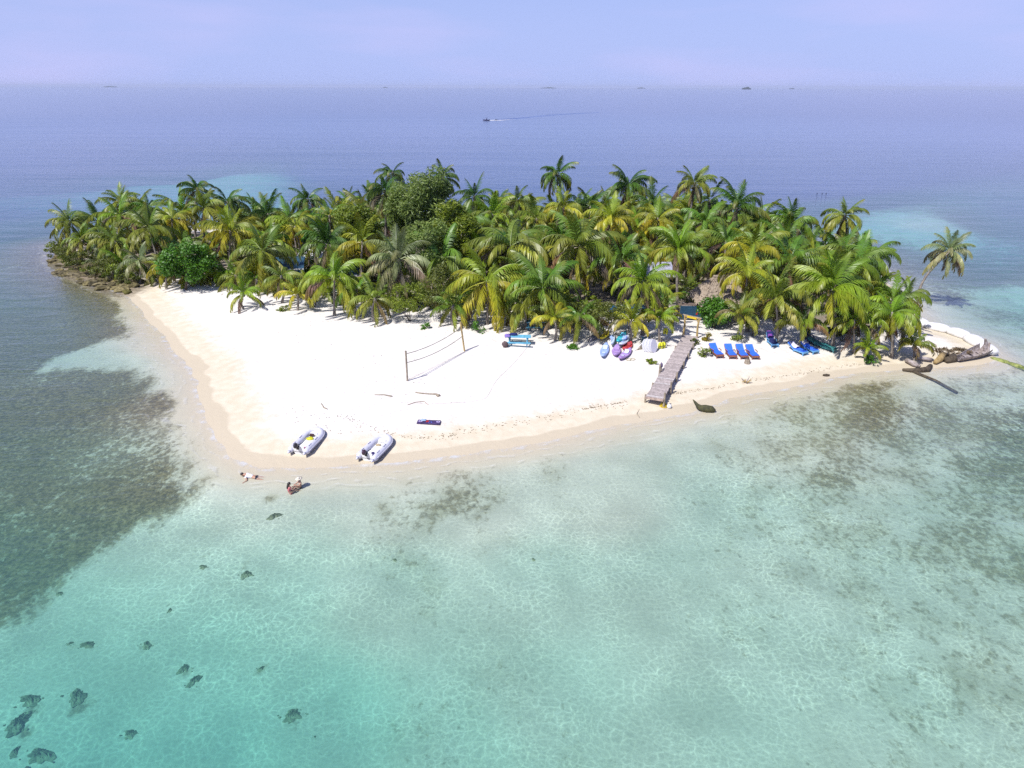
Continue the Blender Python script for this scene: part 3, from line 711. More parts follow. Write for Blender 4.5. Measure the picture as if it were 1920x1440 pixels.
leafy_px('seagrape_tree', 'round bright green sea grape bush on the sand at the left', 348, 492, 544, 42, 40, 46, 120, .34, 'grape', 1.7, spread=.36)
leafy_px('seagrape_tree', 'bright green leafy treetop below the lone dark palm', 574, 411, 480, 24, 18, 14, 110, .24, 'grape', 1.3)
leafy_px('seagrape_tree', 'small bright green treetop beside the white roofs', 578, 453, 516, 16, 20, 10, 110, .22, 'grape', 1.3)
leafy_px('seagrape_tree', 'bright green leafy bush in front of the thatched hut', 1338, 584, 614, 22, 24, 34, 110, .26, 'grape', 1.5, spread=.55)
leafy_px('shrub', 'feathery green shrub at the forest edge below the tall tree', 770, 560, 602, 36, 36, 22, 120, .26, 'yell', 3.0, cat='shrub', trunk=False)
leafy_px('shrub', 'dark green shrub left of the golden forest edge palm', 830, 545, 606, 40, 46, 24, 120, .26, 'olive', 3.0, cat='shrub', trunk=False)
leafy_px('shrub', 'olive shrub under the palms left of the lime palm', 590, 535, 575, 30, 22, 14, 100, .24, 'yell', 2.0, cat='shrub', trunk=False)
leafy_px('shrub', 'olive shrub above the rocks at the left end', 230, 495, 518, 50, 18, 22, 110, .24, 'olive', 2.6, cat='shrub', trunk=False)
leafy_px('shrub', 'yellowish shrub on the point at the left end', 140, 478, 497, 34, 16, 16, 100, .24, 'olive', 2.6, cat='shrub', trunk=False)
leafy_px('shrub', 'green shrub right of the gate', 1412, 590, 630, 40, 30, 18, 110, .24, 'olive', 2.4, cat='shrub', trunk=False)
leafy_px('shrub', 'dark shrub at the back of the right loungers', 1580, 590, 640, 50, 30, 20, 110, .26, 'olive', 2.4, cat='shrub', trunk=False)
leafy_px('shrub', 'dark shrub behind the kayaks', 1130, 590, 634, 44, 26, 20, 110, .26, 'olive', 2.4, cat='shrub', trunk=False)
leafy_px('shrub', 'yellow green small leaved shrub over the gap behind the grove', 700, 470, 530, 46, 38, 24, 130, .22, 'yell', 1.8, cat='shrub', trunk=False)
fill(56, .8, 1.2, 1.7, 1.0, 'shrub')
fill(22, .8, 1.2, 1.5, .6, 'shrub', 18, 45)
for k_, (cx, by) in enumerate([(104, 478), (116, 490), (131, 500), (148, 509), (168, 517), (190, 524), (214, 531), (238, 537)]):
    g_ = G(cx, by); w = fr2.uniform(1.3, 2.0)
    leafy('shrub', ['drooping olive shrub at the very tip of the left end', 'second shrub from the left tip above the water edge', 'third shrub from the left tip above the rocks', 'fourth shrub from the left tip among the rocks', 'middle shrub of the stony left bank', 'shrub above the widest rocks of the left bank', 'shrub where the left rocks meet the cove', 'last shrub of the left bank beside the cove sand'][k_], g_, g_ + Vector((0, .6, w * .6)), (w, w * .8, w * .75), 14, 90, .34, M_LEAF['olive' if k_ % 2 else 'yell'], 900 + k_, 4.0, 'shrub', False, 'shrubs on the stony left bank')
for cx, by, w, mk, lab in [(1075, 652, 13, 'grape', 'flat patch of green creeper on the sand below the young palms'), (1325, 640, 11, 'gold', 'yellowing seedling plant right of the gate'), (1321, 668, 14, 'yell', 'small leafy plant left of the first lounger'),
                           (1382, 640, 12, 'yell', 'small green plant behind the middle loungers'), (1222, 681, 8, 'yell', 'tiny green sprout on the sand below the white boards'), (797, 616, 9, 'grape', 'small green weed on the sand right of the shrubs'),
                           (895, 622, 14, 'grape', 'dark green weed beside the far net post'), (1302, 646, 9, 'olive', 'olive plant against the upper end of the boardwalk'), (530, 582, 10, 'yell', 'small weed at the sand edge below the blue hut'), (1632, 682, 14, 'grape', 'green cut frond heap on the sand near the wreck')]:
    b = G(cx, by); s = (b - Vector((0, 0, CAM_H))).dot(FWD) / FPX; r_ = w * s
    flat = .35 if 'flat' in lab else .8
    leafy('beach_plant', lab, b, b + Vector((0, 0, r_ * flat * .6)), (r_, r_, r_ * flat), 7, 34, .26, M_LEAF[mk], cx, 2.6, 'plant', False, spread=.5)
# ------------------------------------------------------------------ buildings in the grove
M_THATCH = simple('thatch', (.40, .33, .25), .95, .3, 9.0, .6, col2=(.22, .17, .12))
M_WOOD = simple('grey_wood', (.44, .38, .34), .85, .2, 5.0, .3, objcolor=True)
M_POST = simple('driftwood_post', (.36, .30, .22), .9, .2, 5.0, .4)
M_YPOST = simple('ochre_post', (.50, .36, .14), .85, .2, 5.0, .3)
M_YEL = simple('yellow_paint', (.75, .55, .03), .5, .1, 6)
M_WHITE = simple('white_paint', (.78, .78, .78), .5, .05, 6)
M_TEAL = simple('teal_paint', (.014, .075, .14), .6, .15, 6)
M_LBLUE = simple('light_blue_paint', (.10, .38, .62), .6, .15, 6)
M_RED = simple('red_paint', (.50, .03, .03), .5, .1, 6)
M_DARK = simple('dark_window', (.015, .018, .02), .2, .1, 6)
M_GREYROOF = simple('grey_roof', (.42, .42, .52), .55, .15, 3)
def scl(p): return (p - Vector((0, 0, CAM_H))).dot(FWD) / FPX   # metres per photo pixel at p

def thatched_hut():
    b = G(1345, 596); t = thing('thatched_hut', 'open hut with a shaggy brown thatched roof among the palms', 'hut', b, .12)
    W, D_, H0, H1 = 2.6, 2.3, 2.1, 4.3
    r = random.Random(3); NC = 8
    for c in range(NC):                                   # overlapping courses of thatch, ragged at the lower edge
        mb = MB(); k0, k1 = c / NC, (c + 1.35) / NC
        def ring(k, out): 
            w = (W * (1 - k) + .9 * k) + out; d = D_ * (1 - k) + .08 * k + out; z = H0 + (H1 - H0) * k; return w, d, z
        w0, d0, z0 = ring(k0, .16); w1, d1, z1 = ring(min(k1, 1.0), .02)
        N = 26; up = []; lo = []
        for s in range(4):
            for i in range(N):
                u = i / N
                cs = [(-1, -1), (1, -1), (1, 1), (-1, 1)]; a = cs[s]; e = cs[(s + 1) % 4]
                x = a[0] + (e[0] - a[0]) * u; y = a[1] + (e[1] - a[1]) * u
                j = r.uniform(-.02, .26) * (1.6 if c == 0 else 1)
                lo.append((x * w0 * (1 + j * .05), y * d0 * (1 + j * .05), z0 - j + .05)); up.append((x * w1, y * d1, z1 + .05))
        n = len(lo); mb.add(lo + up, [(i, (i + 1) % n, n + (i + 1) % n, n + i) for i in range(n)])
        mb.obj('thatch_layer', M_THATCH, t)
    rb = MB(); rb.tube([(-.95, 0, H1 + .1), (.95, 0, H1 + .1)], .16, 7); rb.obj('ridge_cap', M_THATCH, t)
    for sx in (-1, 1):
        for sy in (-1, 1): MB().tube([(sx * 2.1, sy * 1.8, -.3), (sx * 2.1, sy * 1.8, H0 + .3)], .09, 7).obj('post', M_POST, t)
thatched_hut()

def plank_wall(t, p0, p1, z0, z1, n, m, th=.05, name='plank'):
    """n horizontal boards from p0 to p1"""
    p0 = Vector(p0); p1 = Vector(p1); L = (p1 - p0).length; ang = math.atan2(p1.y - p0.y, p1.x - p0.x); h = (z1 - z0) / n
    me = MB().box((0, 0, 0), (L, th, h * .93)).mesh('plank'); me.materials.append(m)
    for i in range(n): link(name, me, None, t, Vector(((p0.x + p1.x) / 2, (p0.y + p1.y) / 2, z0 + h * (i + .5))), (RNG.uniform(-.03, .03), 0, ang))
def cabin(name, label, px, py, w, d, h, rz, wall, roofm, pitch, nb=9, kind='house'):
    b = G(px, py); t = thing(name, label, kind, b, rz)
    hw, hd = w / 2, d / 2
    MB().box((0, 0, h / 2 + .0), (w - .14, d - .14, h)).obj('wall', wall, t)
    for a, e in (((-hw, -hd), (hw, -hd)), ((hw, -hd), (hw, hd)), ((-hw, hd), (-hw, -hd))):
        plank_wall(t, (*a, 0), (*e, 0), .05, h, nb, wall)
    o = .45; top = h + pitch
    for sy in (-1, 1):
        L = math.hypot(hd + o, pitch * (hd + o) / hd); ang = math.atan2(pitch, hd) * -sy
        rp = MB().box((0, 0, 0), (w + 2 * o, L, .06)).obj('roof', roofm, t)
        rp.location = (0, sy * (hd + o) / 2, top - pitch * (hd + o) / hd / 2 + .05); rp.rotation_euler = (ang, 0, 0)
        MB().box((0, sy * (hd + o + .02), top - pitch * (hd + o) / hd + .02), (w + 2 * o, .05, .16)).obj('fascia', M_WHITE, t)
    for x in (-w * .25, w * .25):
        f = MB(); f.box((x, -hd - .05, h * .58), (.86, .06, .9)); fo_ = f.obj('window', M_WHITE, t)
        MB().box((x, -hd - .085, h * .58), (.7, .03, .74)).obj('pane', M_DARK, fo_)
    return t
cabin('blue_cabin', 'light blue cabin with a white roof edge half hidden by palms at left', 541, 530, 3.6, 3.0, 2.3, .15, M_LBLUE, M_TEAL, .8)
cabin('white_cabin', 'small cabin with a white roof showing through palms left of the leafy tree', 592, 506, 2.6, 2.4, 2.0, -.2, M_WHITE, M_WHITE, .6)
cabin('white_cabin', 'cabin whose white roof shows between palms in the centre of the grove', 1030, 512, 3.0, 2.8, 2.4, .1, M_WHITE, M_WHITE, .9)
cabin('grey_cabin', 'cabin with a lavender grey roof deep between the palms right of centre', 1212, 545, 4.4, 3.4, 2.4, .1, M_TEAL, M_GREYROOF, .9)
cabin('blue_cabin', 'deep blue hut in the shade behind the lime green palm', 648, 540, 2.6, 2.2, 2.0, .2, M_LBLUE, M_TEAL, .5)
# the teal bar front behind the gate
b = G(1301, 601); t = thing('beach_bar', 'dark teal plank bar front with red lettering marks behind the gate', 'bar', b, -.06)
plank_wall(t, (-1.5, 0, 0), (1.6, 0, 0), .15, 1.55, 8, M_TEAL, .06)
for x in (-1.45, 1.55): MB().box((x, .12, 1.1), (.12, .12, 2.2)).obj('post', M_POST, t)
MB().box((0, .35, 1.62), (3.4, .8, .07)).obj('counter', M_WOOD, t).color = (.20, .15, .12, 1)
mb = MB()
for x, z, w, hh, a in [(.35, .85, .5, .09, .25), (.62, .98, .34, .08, .0), (.95, .95, .3, .08, -.5), (.2, .72, .16, .16, .4), (.9, .8, .09, .25, .2)]: mb.box((x, -.045, z), (w, .03, hh), Matrix.Rotation(a, 3, 'Y'))
mb.obj('sign_mark', M_RED, t)
# pale beam shelter left of the gate
b = G(1178, 622); t = thing('lean_to', 'low dark shelter with a pale front beam behind the kayaks', 'shelter', b, .03)
MB().tube([(-1.9, 0, 1.75), (1.9, 0, 1.8)], .06, 6).obj('beam', M_WHITE, t)
for x in (-1.7, 0, 1.7): MB().tube([(x, .05, -.2), (x, .05, 1.72)], .06, 6).obj('post', M_POST, t)
MB().box((0, 1.0, 1.95), (3.8, 2.1, .08), Matrix.Rotation(.15, 3, 'X')).obj('roof', M_TEAL, t)

# ------------------------------------------------------------------ boardwalk and gate
nl, nr, fl, fr_ = G0(1211, 743, .86), G0(1243.5, 749.5, .86), G0(1282, 627.5, 1.12), G0(1307.5, 632, 1.12)
na = (nl + nr) / 2; fa = (fl + fr_) / 2; axis_ = fa - na; Ld = axis_.length; ad = axis_.normalized(); sd_ = Vector((ad.y, -ad.x, 0)).normalized()
wd = ((nr - nl).dot(sd_) + (fr_ - fl).dot(sd_)) / 2
angd = math.atan2(ad.y, ad.x)
t = thing('boardwalk', 'weathered grey plank boardwalk sloping from the gate down to the waterline', 'boardwalk', (na.x, na.y, na.z), angd)
slope = math.asin(ad.z); NP = 84; pw = Ld / NP; r = random.Random(5)
pmes = []
for k in range(4):
    mb = MB(); mb.box((0, 0, 0), (pw * .90, wd * (1 + (k - 1.5) * .012), .045)); me = mb.mesh('plank'); me.materials.append(M_WOOD); pmes.append(me)
for i in range(NP):
    s = (i + .5) * pw; g_ = r.uniform(.84, 1.12)
    o = link('plank', pmes[r.randrange(4)], None, t, (s * math.cos(slope), r.uniform(-.03, .03), s * math.sin(slope) + r.uniform(-.008, .008)), (r.uniform(-.008, .008), -slope, r.uniform(-.012, .012)))
    o.color = (.50 * g_, .43 * g_, .40 * g_, 1)
    if i in (1, 16, 22): o.color = (.62, .58, .55, 1)
MB().box((-.045, 0, -.07), (.05, wd + .04, .17)).obj('end_board', M_WOOD, t).color = (.52, .40, .33, 1)
for sy in (-1, 1):
    MB().box((Ld / 2 * math.cos(slope), sy * (wd / 2 - .08), Ld / 2 * math.sin(slope) - .115), (Ld, .07, .17), Matrix.Rotation(-slope, 3, 'Y')).obj('joist', M_WOOD, t).color = (.34, .27, .22, 1)
for s, sy, hh in [(.12, -1, .02), (.25, 1, .06), (2.7, 1, .06), (5.2, 1, .75), (5.0, -1, .35), (8.0, -1, .22), (10.3, -1, .18), (12.6, -1, .28), (2.6, -1, .45), (.15, -1, .5), (12.0, 1, .05), (15.5, 1, .05)]:
    x = s * math.cos(slope); zt = s * math.sin(slope); w = t.matrix_basis @ Vector((x, 0, 0)); p = Vector((na.x, na.y, 0)) + Vector((ad.x, ad.y, 0)).normalized() * x + Vector((-math.sin(angd), math.cos(angd), 0)) * sy * (wd / 2 + .07)
    zb = gz(p.x, p.y) - na.z - .3
    MB().tube([(x, sy * (wd / 2 + .07), zb), (x + r.uniform(-.04, .04), sy * (wd / 2 + .07), zt + hh)], [.09, .075], 7).obj('post', M_POST, t)
b = t.location; q_ = Vector((math.cos(angd), math.sin(angd), 0)); n_ = Vector((-math.sin(angd), math.cos(angd), 0))
pz = G(1245, 764); t2 = thing('mooring_line', 'yellow rope coil round the boardwalk corner post', 'rope', pz)
for k in range(4):
    pts = [Vector((math.cos(a) * (.16 + .05 * k), math.sin(a) * (.13 + .04 * k) + .28 - .05 * k, .06 + .12 * (3 - k) * .5)) for a in np.linspace(0, 6.28, 12)]
    MB().tube(pts, .035, 5).obj('coil', M_YEL, t2)
MB().tube([(-.2, .1, .04), (-1.0, .2, .03), (-1.9, -.2, .02), (-2.3, -1.2, .02), (-2.2, -1.8, .02)], .018, 5).obj('rope_end', M_POST, t2)
p = G(1254.5, 765); tag(MB().lump((0, 0, .14), .19, 10, 8, .02).obj('float_ball', M_WHITE, None, True, loc=p), 'round white float on the sand beside the yellow rope', 'float')
p = G(1240, 722); 
p = G(1238.5, 703); t2 = thing('bottle_stand', 'small dark post with a purple bottle on the left edge of the boardwalk', 'post', p)
MB().tube([(0, 0, -.2), (0, 0, .75)], .08, 7).obj('post', M_POST, t2)
MB().tube([(0, 0, .75), (0, 0, .85), (0, 0, 1.0), (.0, 0, 1.12)], [.13, .14, .1, .05], 8).obj('bottle', simple('purple_plastic', (.10, .07, .16), .4), t2, True)
# gate of ochre driftwood posts
gl_, gr_ = G(1281, 628), G(1307, 634)
c = (gl_ + gr_) / 2; hw = (gr_ - gl_).length / 2; t = thing('driftwood_gate', 'rough ochre timber gateway with a yellow board at the head of the boardwalk', 'gate', c, math.atan2(gr_.y - gl_.y, gr_.x - gl_.x))
HG = 1.95
MB().tube([(-hw, 0, -.4), (-hw + .05, .03, 1.0), (-hw - .02, 0, HG)], [.12, .10, .09], 7).obj('post', M_YPOST, t)
MB().tube([(hw, 0, -.4), (hw - .06, 0, 1.1), (hw + .03, 0, HG + .05)], [.12, .09, .09], 7).obj('post', M_YPOST, t)
MB().tube([(-hw - 1.15, 0, HG + .12), (hw + .25, 0, HG + .06)], .055, 6).obj('crossbar', M_POST, t)
MB().tube([(-hw - .1, 0, HG), (hw + .2, 0, HG)], .08, 6).obj('lintel', M_YPOST, t)
MB().box((0.02, -.1, HG - .02), (hw * 1.35, .04, .2), Matrix.Rotation(.03, 3, 'Y')).obj('name_board', M_YEL, t)
for sx in (-1, 1): MB().tube([(sx * hw, 0, HG - .5), (sx * (hw - .3), 0, HG - .05)], .05, 6).obj('brace', M_YPOST, t)

# ------------------------------------------------------------------ loungers
M_CUSH = simple('blue_cushion', (.035, .16, .80), .75, .08, 5)
M_REDWOOD = simple('red_wood', (.34, .13, .08), .7, .2, 6)
M_BLUEWOOD = simple('blue_wood', (.16, .42, .72), .6, .12, 6)
M_GREENWOOD = simple('green_wood', (.05, .24, .24), .6, .15, 6)
M_PURP = simple('purple_towel', (.22, .06, .36), .9, .2, 6)
M_WTOW = simple('white_towel', (.76, .72, .80), .9, .08, 6)
M_NAVY = simple('navy_cloth', (.015, .025, .14), .9, .15, 6)
def lounger(label, loc, rz, wood, cush, back=.62, extras=(), group=None, arms=True):
    """foot end towards -Y; seat and raised back"""
    t = thing('sun_lounger', label, 'sun lounger', loc, rz, group)
    W, Ls, Lb, H = .70, 1.22, .78, .34
    ca, sa = math.cos(back), math.sin(back)
    for sx in (-1, 1):
        MB().box((sx * (W / 2 - .03), Ls / 2 - .02, H - .05), (.06, Ls, .11)).obj('side_rail', wood, t)
        for y in (.06, Ls - .06): MB().box((sx * (W / 2 - .03), y, H / 2 - .07), (.075, .075, H - .02)).obj('leg', wood, t)
        if arms:
            MB().box((sx * (W / 2 + .02), Ls - .28, H + .22), (.08, .5, .035)).obj('armrest', wood, t)
            MB().box((sx * (W / 2 + .02), Ls - .48, H + .08), (.05, .05, .27)).obj('arm_post', wood, t)
        MB().box((sx * (W / 2 - .03), Ls + Lb / 2 * ca, H + Lb / 2 * sa), (.055, Lb, .06), Matrix.Rotation(back, 3, 'X')).obj('back_rail', wood, t)
    MB().box((0, -.005, H - .05), (W - .005, .05, .12)).obj('end_rail', wood, t)
    me = MB().box((0, 0, 0), (W - .1, .085, .025)).mesh('slat'); me.materials.append(wood)
    for k in range(10): link('slat', me, None, t, (0, .08 + k * .118, H - .005))
    mb = MB(); mb.box((0, Ls / 2 + .05, H + .05), (W - .04, Ls - .10, .075)); o = mb.obj('seat_cushion', cush, t)
    bv = o.modifiers.new('soft', 'BEVEL'); bv.width = .025; bv.segments = 2
    o = MB().box((0, Ls + Lb / 2 * ca - .02 * sa, H + Lb / 2 * sa + .07), (W - .04, Lb, .075), Matrix.Rotation(back, 3, 'X')).obj('back_cushion', cush, t)
    bv = o.modifiers.new('soft', 'BEVEL'); bv.width = .025; bv.segments = 2
    return t
def towel(label, loc, rz, size, m, z, tilt=0.0):
    mb = MB(); r = random.Random(int(loc.x * 100)); nx, ny = 6, 8; vs = []; fs = []
    for j in range(ny + 1):
        for i in range(nx + 1):
            u, v = i / nx - .5, j / ny - .5; y = v * size[1]; vs.append((u * size[0] + r.uniform(-.02, .02), y, z + math.sin(tilt) * max(y, -.1) + r.uniform(0, .05) - (.12 if abs(u) > .45 else 0)))
    for j in range(ny):
        for i in range(nx): a = j * (nx + 1) + i; fs.append((a, a + 1, a + nx + 2, a + nx + 1))
    mb.add(vs, fs); o = mb.obj('towel', m, None, True, loc=loc, rot=(0, 0, rz)); so = o.modifiers.new('thick', 'SOLIDIFY'); so.thickness = .02
    return tag(o, label, 'towel')
for px, py, rz, lab in [(1350.5, 672.5, .19, 'blue cushioned red wood lounger nearest the boardwalk'), (1374.5, 674, .03, 'second blue cushioned lounger from the boardwalk'),
                        (1396, 674.5, .03, 'third blue cushioned lounger from the boardwalk just behind the little stump table'), (1417, 675, .09, 'fourth blue cushioned lounger farthest from the boardwalk')]:
    lounger(lab, G(px, py), rz, M_REDWOOD, M_CUSH, .6, group='four blue cushioned loungers in the sun')
l1 = G(1510.5, 667); lounger('blue wood lounger with crumpled white towels at the shade edge', l1, .5, M_BLUEWOOD, M_CUSH, .5, arms=False)
a_ = .5; towel('crumpled white towel on the first blue wood lounger', l1 + Vector((-math.sin(a_) * 1.35, math.cos(a_) * 1.35, 0)), a_, (.6, .8), M_WTOW, .62, .45)
l2 = G(1530, 664.5); lounger('pale blue wood lounger with a white towel beside the shade', l2, .38, M_BLUEWOOD, M_CUSH, .5, arms=False)
a_ = .38; towel('white towel over the head of the pale blue lounger', l2 + Vector((-math.sin(a_) * 1.6, math.cos(a_) * 1.6, 0)), a_, (.62, .6), M_WTOW, .72, .45)
lounger('dark green lounger lying low in the palm shade', G(1566, 661), .75, M_GREENWOOD, M_GREENWOOD, .3, arms=False)
lounger('dark green lounger with a glossy cover in the palm shade', G(1552, 655), .75, M_GREENWOOD, simple('teal_cover', (.05, .25, .28), .25), .4, arms=False)
lounger('navy lounger with its back raised deep in the shade', G(1524, 645), .1, M_NAVY, M_NAVY, 1.2)
l5 = G(1453, 652); lounger('blue lounger with a purple towel in the shade of a low palm', l5, .05, M_BLUEWOOD, M_NAVY, 1.0); towel('purple towel hanging on the raised back of the shaded blue lounger', l5 + Vector((-.1, 1.45, 0)), .05, (.5, .6), M_PURP, .85, 1.0)
# stump table
p = G(1401, 681); t = thing('stump_table', 'little tree stump table in front of the four loungers', 'table', p)
MB().tube([(0, 0, -.05), (0, 0, .12), (0, 0, .34)], [.30, .25, .24], 9).obj('stump', M_POST, t); MB().box((.08, .1, .43), (.12, .12, .22)).obj('bottle', simple('brown_glass', (.14, .09, .05), .3), t)

# ------------------------------------------------------------------ picnic tables
def picnic(label, loc, rz, m, L=2.3):
    t = thing('picnic_table', label, 'picnic table', loc, rz)
    me = MB().box((0, 0, 0), (L, .15, .045)).mesh('plank'); me.materials.append(m)
    for k in range(5): link('plank', me, None, t, (0, (k - 2) * .165, .76))
    for sy in (-1, 1):
        be = MB().box((0, sy * .86, .40), (L, .3, .045)).obj('bench', m, t)
    for x in (-L * .36, L * .36):
        for sy in (-1, 1): MB().tube([(x, sy * .78, -.02), (x, sy * .22, .74)], .05, 4).obj('leg', m, t)
        MB().box((x + .06, 0, .36), (.05, 1.75, .09)).obj('crosspiece', m, t)
        MB().box((x - .06, 0, .70), (.05, .78, .09)).obj('top_batten', m, t)
    return t
M_AQUA = simple('aqua_paint', (.16, .48, .66), .55, .14, 4)
p = G(972, 651); picnic('turquoise picnic table with benches at the shade edge', p + Vector((0, .9, 0)), -.06, M_AQUA)
p2 = p + Vector((0, .9, 0))
towel('purple towels draped over the left end of the turquoise picnic table', p2 + Vector((-.98, -.12, 0)), .1, (.55, .9), simple('violet_towel', (.25, .17, .55), .9, .2), .86)
MB_ = MB().lump((0, 0, .12), (.42, .22, .14), 9, 6, .12).obj('bag', M_NAVY, None, True, loc=p2 + Vector((-.45, .2, .76))); tag(MB_, 'dark bag lying on the turquoise picnic table', 'bag')
o = MB().lump((0, 0, .3), (.3, .25, .34), 8, 6, .15).obj('bag', simple('brown_bag', (.12, .08, .08), .9), None, True, loc=p2 + Vector((-1.2, -1.0, -.02))); tag(o, 'brown rucksack on the sand at the left end of the picnic table', 'bag')
picnic('dark blue picnic table standing in deep palm shade', G(1003, 616), .05, simple('blue_table', (.08, .26, .38), .6, .15), 1.9)

# ------------------------------------------------------------------ volleyball net
pa, pb = G(764, 714), G(871.5, 658)
c = (pa + pb) / 2; t = thing('volleyball_net', 'slack volleyball net lines between two grey wooden posts', 'volleyball net', (c.x, c.y, pa.z))
ra = pa - Vector((c.x, c.y, pa.z)); rb = pb - Vector((c.x, c.y, pa.z))
HA = (714 - 660) * scl(pa) / math.cos(PITCH) * 1.02; HB = (658 - 607) * scl(pb) / math.cos(PITCH) * 1.02
MB().tube([ra + Vector((0, 0, -.3)), ra + Vector((0, 0, HA))], .075, 8).obj('post', M_POST, t)
tb = rb + Vector((-.32, 0, HB)); MB().tube([rb + Vector((0, 0, -.3)), tb], .075, 8).obj('post', M_YPOST, t)
M_ROPE = simple('net_tape', (.11, .10, .08), .9)
for f1, f2, sag in ((.90, .82, .30), (.61, .52, .34)):
    A = ra.lerp(ra + Vector((0, 0, HA)), f1); B = rb.lerp(tb, f2)
    MB().tube([A.lerp(B, k / 14) + Vector((0, 0, -sag * 4 * (k / 14) * (1 - k / 14))) for k in range(15)], .026, 5).obj('net_tape', M_ROPE, t)
# court boundary line lying on the sand
pts = [G(x, y, .02) for x, y in [(872, 659), (760, 715)]]
tag(MB().tube([pts[0].lerp(pts[1], k / 20) + Vector((0, 0, 0)) for k in range(21)], .012, 4).obj('ground_rope', simple('pale_rope', (.52, .46, .42), .9), None), 'thin rope on the sand under the volleyball net', 'rope')
cp = spline([G(*p_)[:2] for p_ in [(988, 652), (960, 685), (930, 715), (912, 745), (890, 752), (840, 756), (790, 757), (752, 754)]], 6, False)
tag(MB().tube([Vector((x, y, gz(x, y) + .01)) for x, y in cp], .012, 4).obj('court_line', bpy.data.materials['pale_rope'], None), 'thin boundary line of the volleyball court on the sand', 'rope')

# ------------------------------------------------------------------ dinghies
M_TUBE = simple('grey_hypalon', (.60, .60, .68), .45, .05, 4)
M_FLOOR = simple('white_gelcoat', (.80, .80, .78), .35, .03, 4)
M_BLK = simple('black_plastic', (.02, .02, .022), .35, .1, 6)
M_STRAKE = simple('grey_strake', (.28, .28, .36), .6, .1, 6)
def dinghy(label, stern, bow, cowl, extra):
    ax = bow - stern; L = ax.length * .84; rz = math.atan2(ax.y, ax.x); t = thing('inflatable_dinghy', label, 'dinghy', stern, rz, 'grey inflatable dinghies on the beach')
    w = .56; rT = .225; z = rT + .06
    path = [(-.12, -w, z), (.15, -w, z)] + [(x, -w, z + .02 * x) for x in np.linspace(.4, L - 1.2, 5)]
    for a in np.linspace(-80, 80, 13): path.append((L - 1.0 + (1.0 - rT) * math.cos(R(a)) ** .9, w * math.sin(R(a)), z + .05 + .16 * math.cos(R(a))))
    path += [(x, w, z + .02 * x) for x in np.linspace(L - 1.2, .4, 5)] + [(.15, w, z), (-.12, w, z)]
    rad = [rT] * len(path); rad[0] = rad[-1] = .13
    mb = MB(); mb.tube(path, rad, 14)
    for sg, i in ((-1, 0), (1, -1)): mb.tube([path[i], Vector(path[i]) + Vector((-.2, 0, -.02))], [.13, .03], 14)
    tb_ = mb.obj('hull_tube', M_TUBE, t, True)
    for off in (-.05, .08): 
        o2 = MB().tube([Vector(p_) + Vector((0, 0, off)) + (Vector((p_[0] - (L - 1.0), p_[1], 0)).normalized() if p_[0] > L - 1.0 else Vector((0, math.copysign(1, p_[1]), 0))) * (rT * .985) for p_ in path[1:-1]], .03, 6).obj('rubbing_strake', M_STRAKE if off < 0 else M_TUBE, t, True)
    fl = MB(); vs = [(0.1, -w + .1, .26), (0.1, w - .1, .26)]; pr = []
    for x, yy, zz in [(L - 1.2, .46, .28), (L - .75, .42, .30), (L - .45, .28, .33), (L - .28, .05, .36)]: pr.append((x, yy, zz))
    top = [(.1, w - .1, .26)] + pr + [(p_[0], -p_[1], p_[2]) for p_ in pr[::-1]] + [(.1, -w + .1, .26)]
    n = len(top); fl.add(top + [(p_[0], p_[1] * .5, .02 if p_[0] < L - 1 else .12) for p_ in top], [tuple(range(n))] + [(i, i + n, (i + 1) % n + n, (i + 1) % n) for i in range(n)] + [tuple(range(2 * n - 1, n - 1, -1))])
    fl.obj('floor', M_FLOOR, t)
    bl_ = MB(); bl_.box((L - .62, 0, .44), (.42, .62, .14), taper=.85); bl_.obj('bow_locker', M_FLOOR, t)
    MB().box((.13, 0, .36), (.06, 2 * w - .3, .42)).obj('transom', M_FLOOR, t)
    en = thing('outboard_motor', None, None); del_ = en; en.parent = t; en.location = (.05, .05, .55)
    mt = Matrix.Rotation(R(-38), 3, 'Y')
    def T_(p_): return mt @ Vector(p_)
    cwl = MB(); cwl.lump(T_((.0, 0, .28)), (.20, .15, .20), 10, 8, .02, rot=mt); cwl.obj('cowling', cowl, en, True)
    MB().tube([T_((0, 0, .15)), T_((-.02, 0, -.2)), T_((-.03, 0, -.62))], [.09, .065, .05], 8).obj('shaft', M_BLK, en, True)
    MB().tube([T_((.1, 0, -.62)), T_((-.22, 0, -.62))], [.05, .035], 8).obj('gearcase', M_BLK, en, True)
    pp = MB()
    for k in range(3):
        a = k * 2.094; pp.box(T_((-.24, math.cos(a) * .08, -.62 + math.sin(a) * .08)), (.02, .07, .13), mt @ Matrix.Rotation(a, 3, 'X'))
    pp.obj('propeller', M_BLK, en); MB().box(T_((-.05, 0, -.42)), (.3, .16, .02), mt).obj('cavitation_plate', M_BLK, en)
    MB().tube([T_((.1, 0, .1)), Vector((.55, -.12, .1))], .028, 6).obj('tiller', M_BLK, en)
    MB().box((.1, 0, -.05), (.14, .2, .25)).obj('clamp_bracket', M_BLK, en)
    for sg in (-1, 1):
        for x in (.55, .75, 1.45, 1.65): MB().box((x, sg * (w + .02), z + rT + .03 * x), (.14, .05, .035)).obj('grab_strap', M_STRAKE, t)
    MB().tube([Vector((L - .12, 0, z + .42)), Vector((L + .05, .02, z + .32)), Vector((L + .07, .02, .1))], .015, 5).obj('bow_line', M_ROPE, t)
    return t, rz, L
COWL1, COWL2 = simple('dark_cowling', (.035, .03, .035), .3), simple('purple_cowling', (.07, .035, .055), .3)
s1, b1 = G(559.5, 853.5), G(605, 801); d1, rz1, L1 = dinghy('grey inflatable dinghy with yellow bag inside, the one nearer the water edge at left', s1, b1, COWL1, 0)
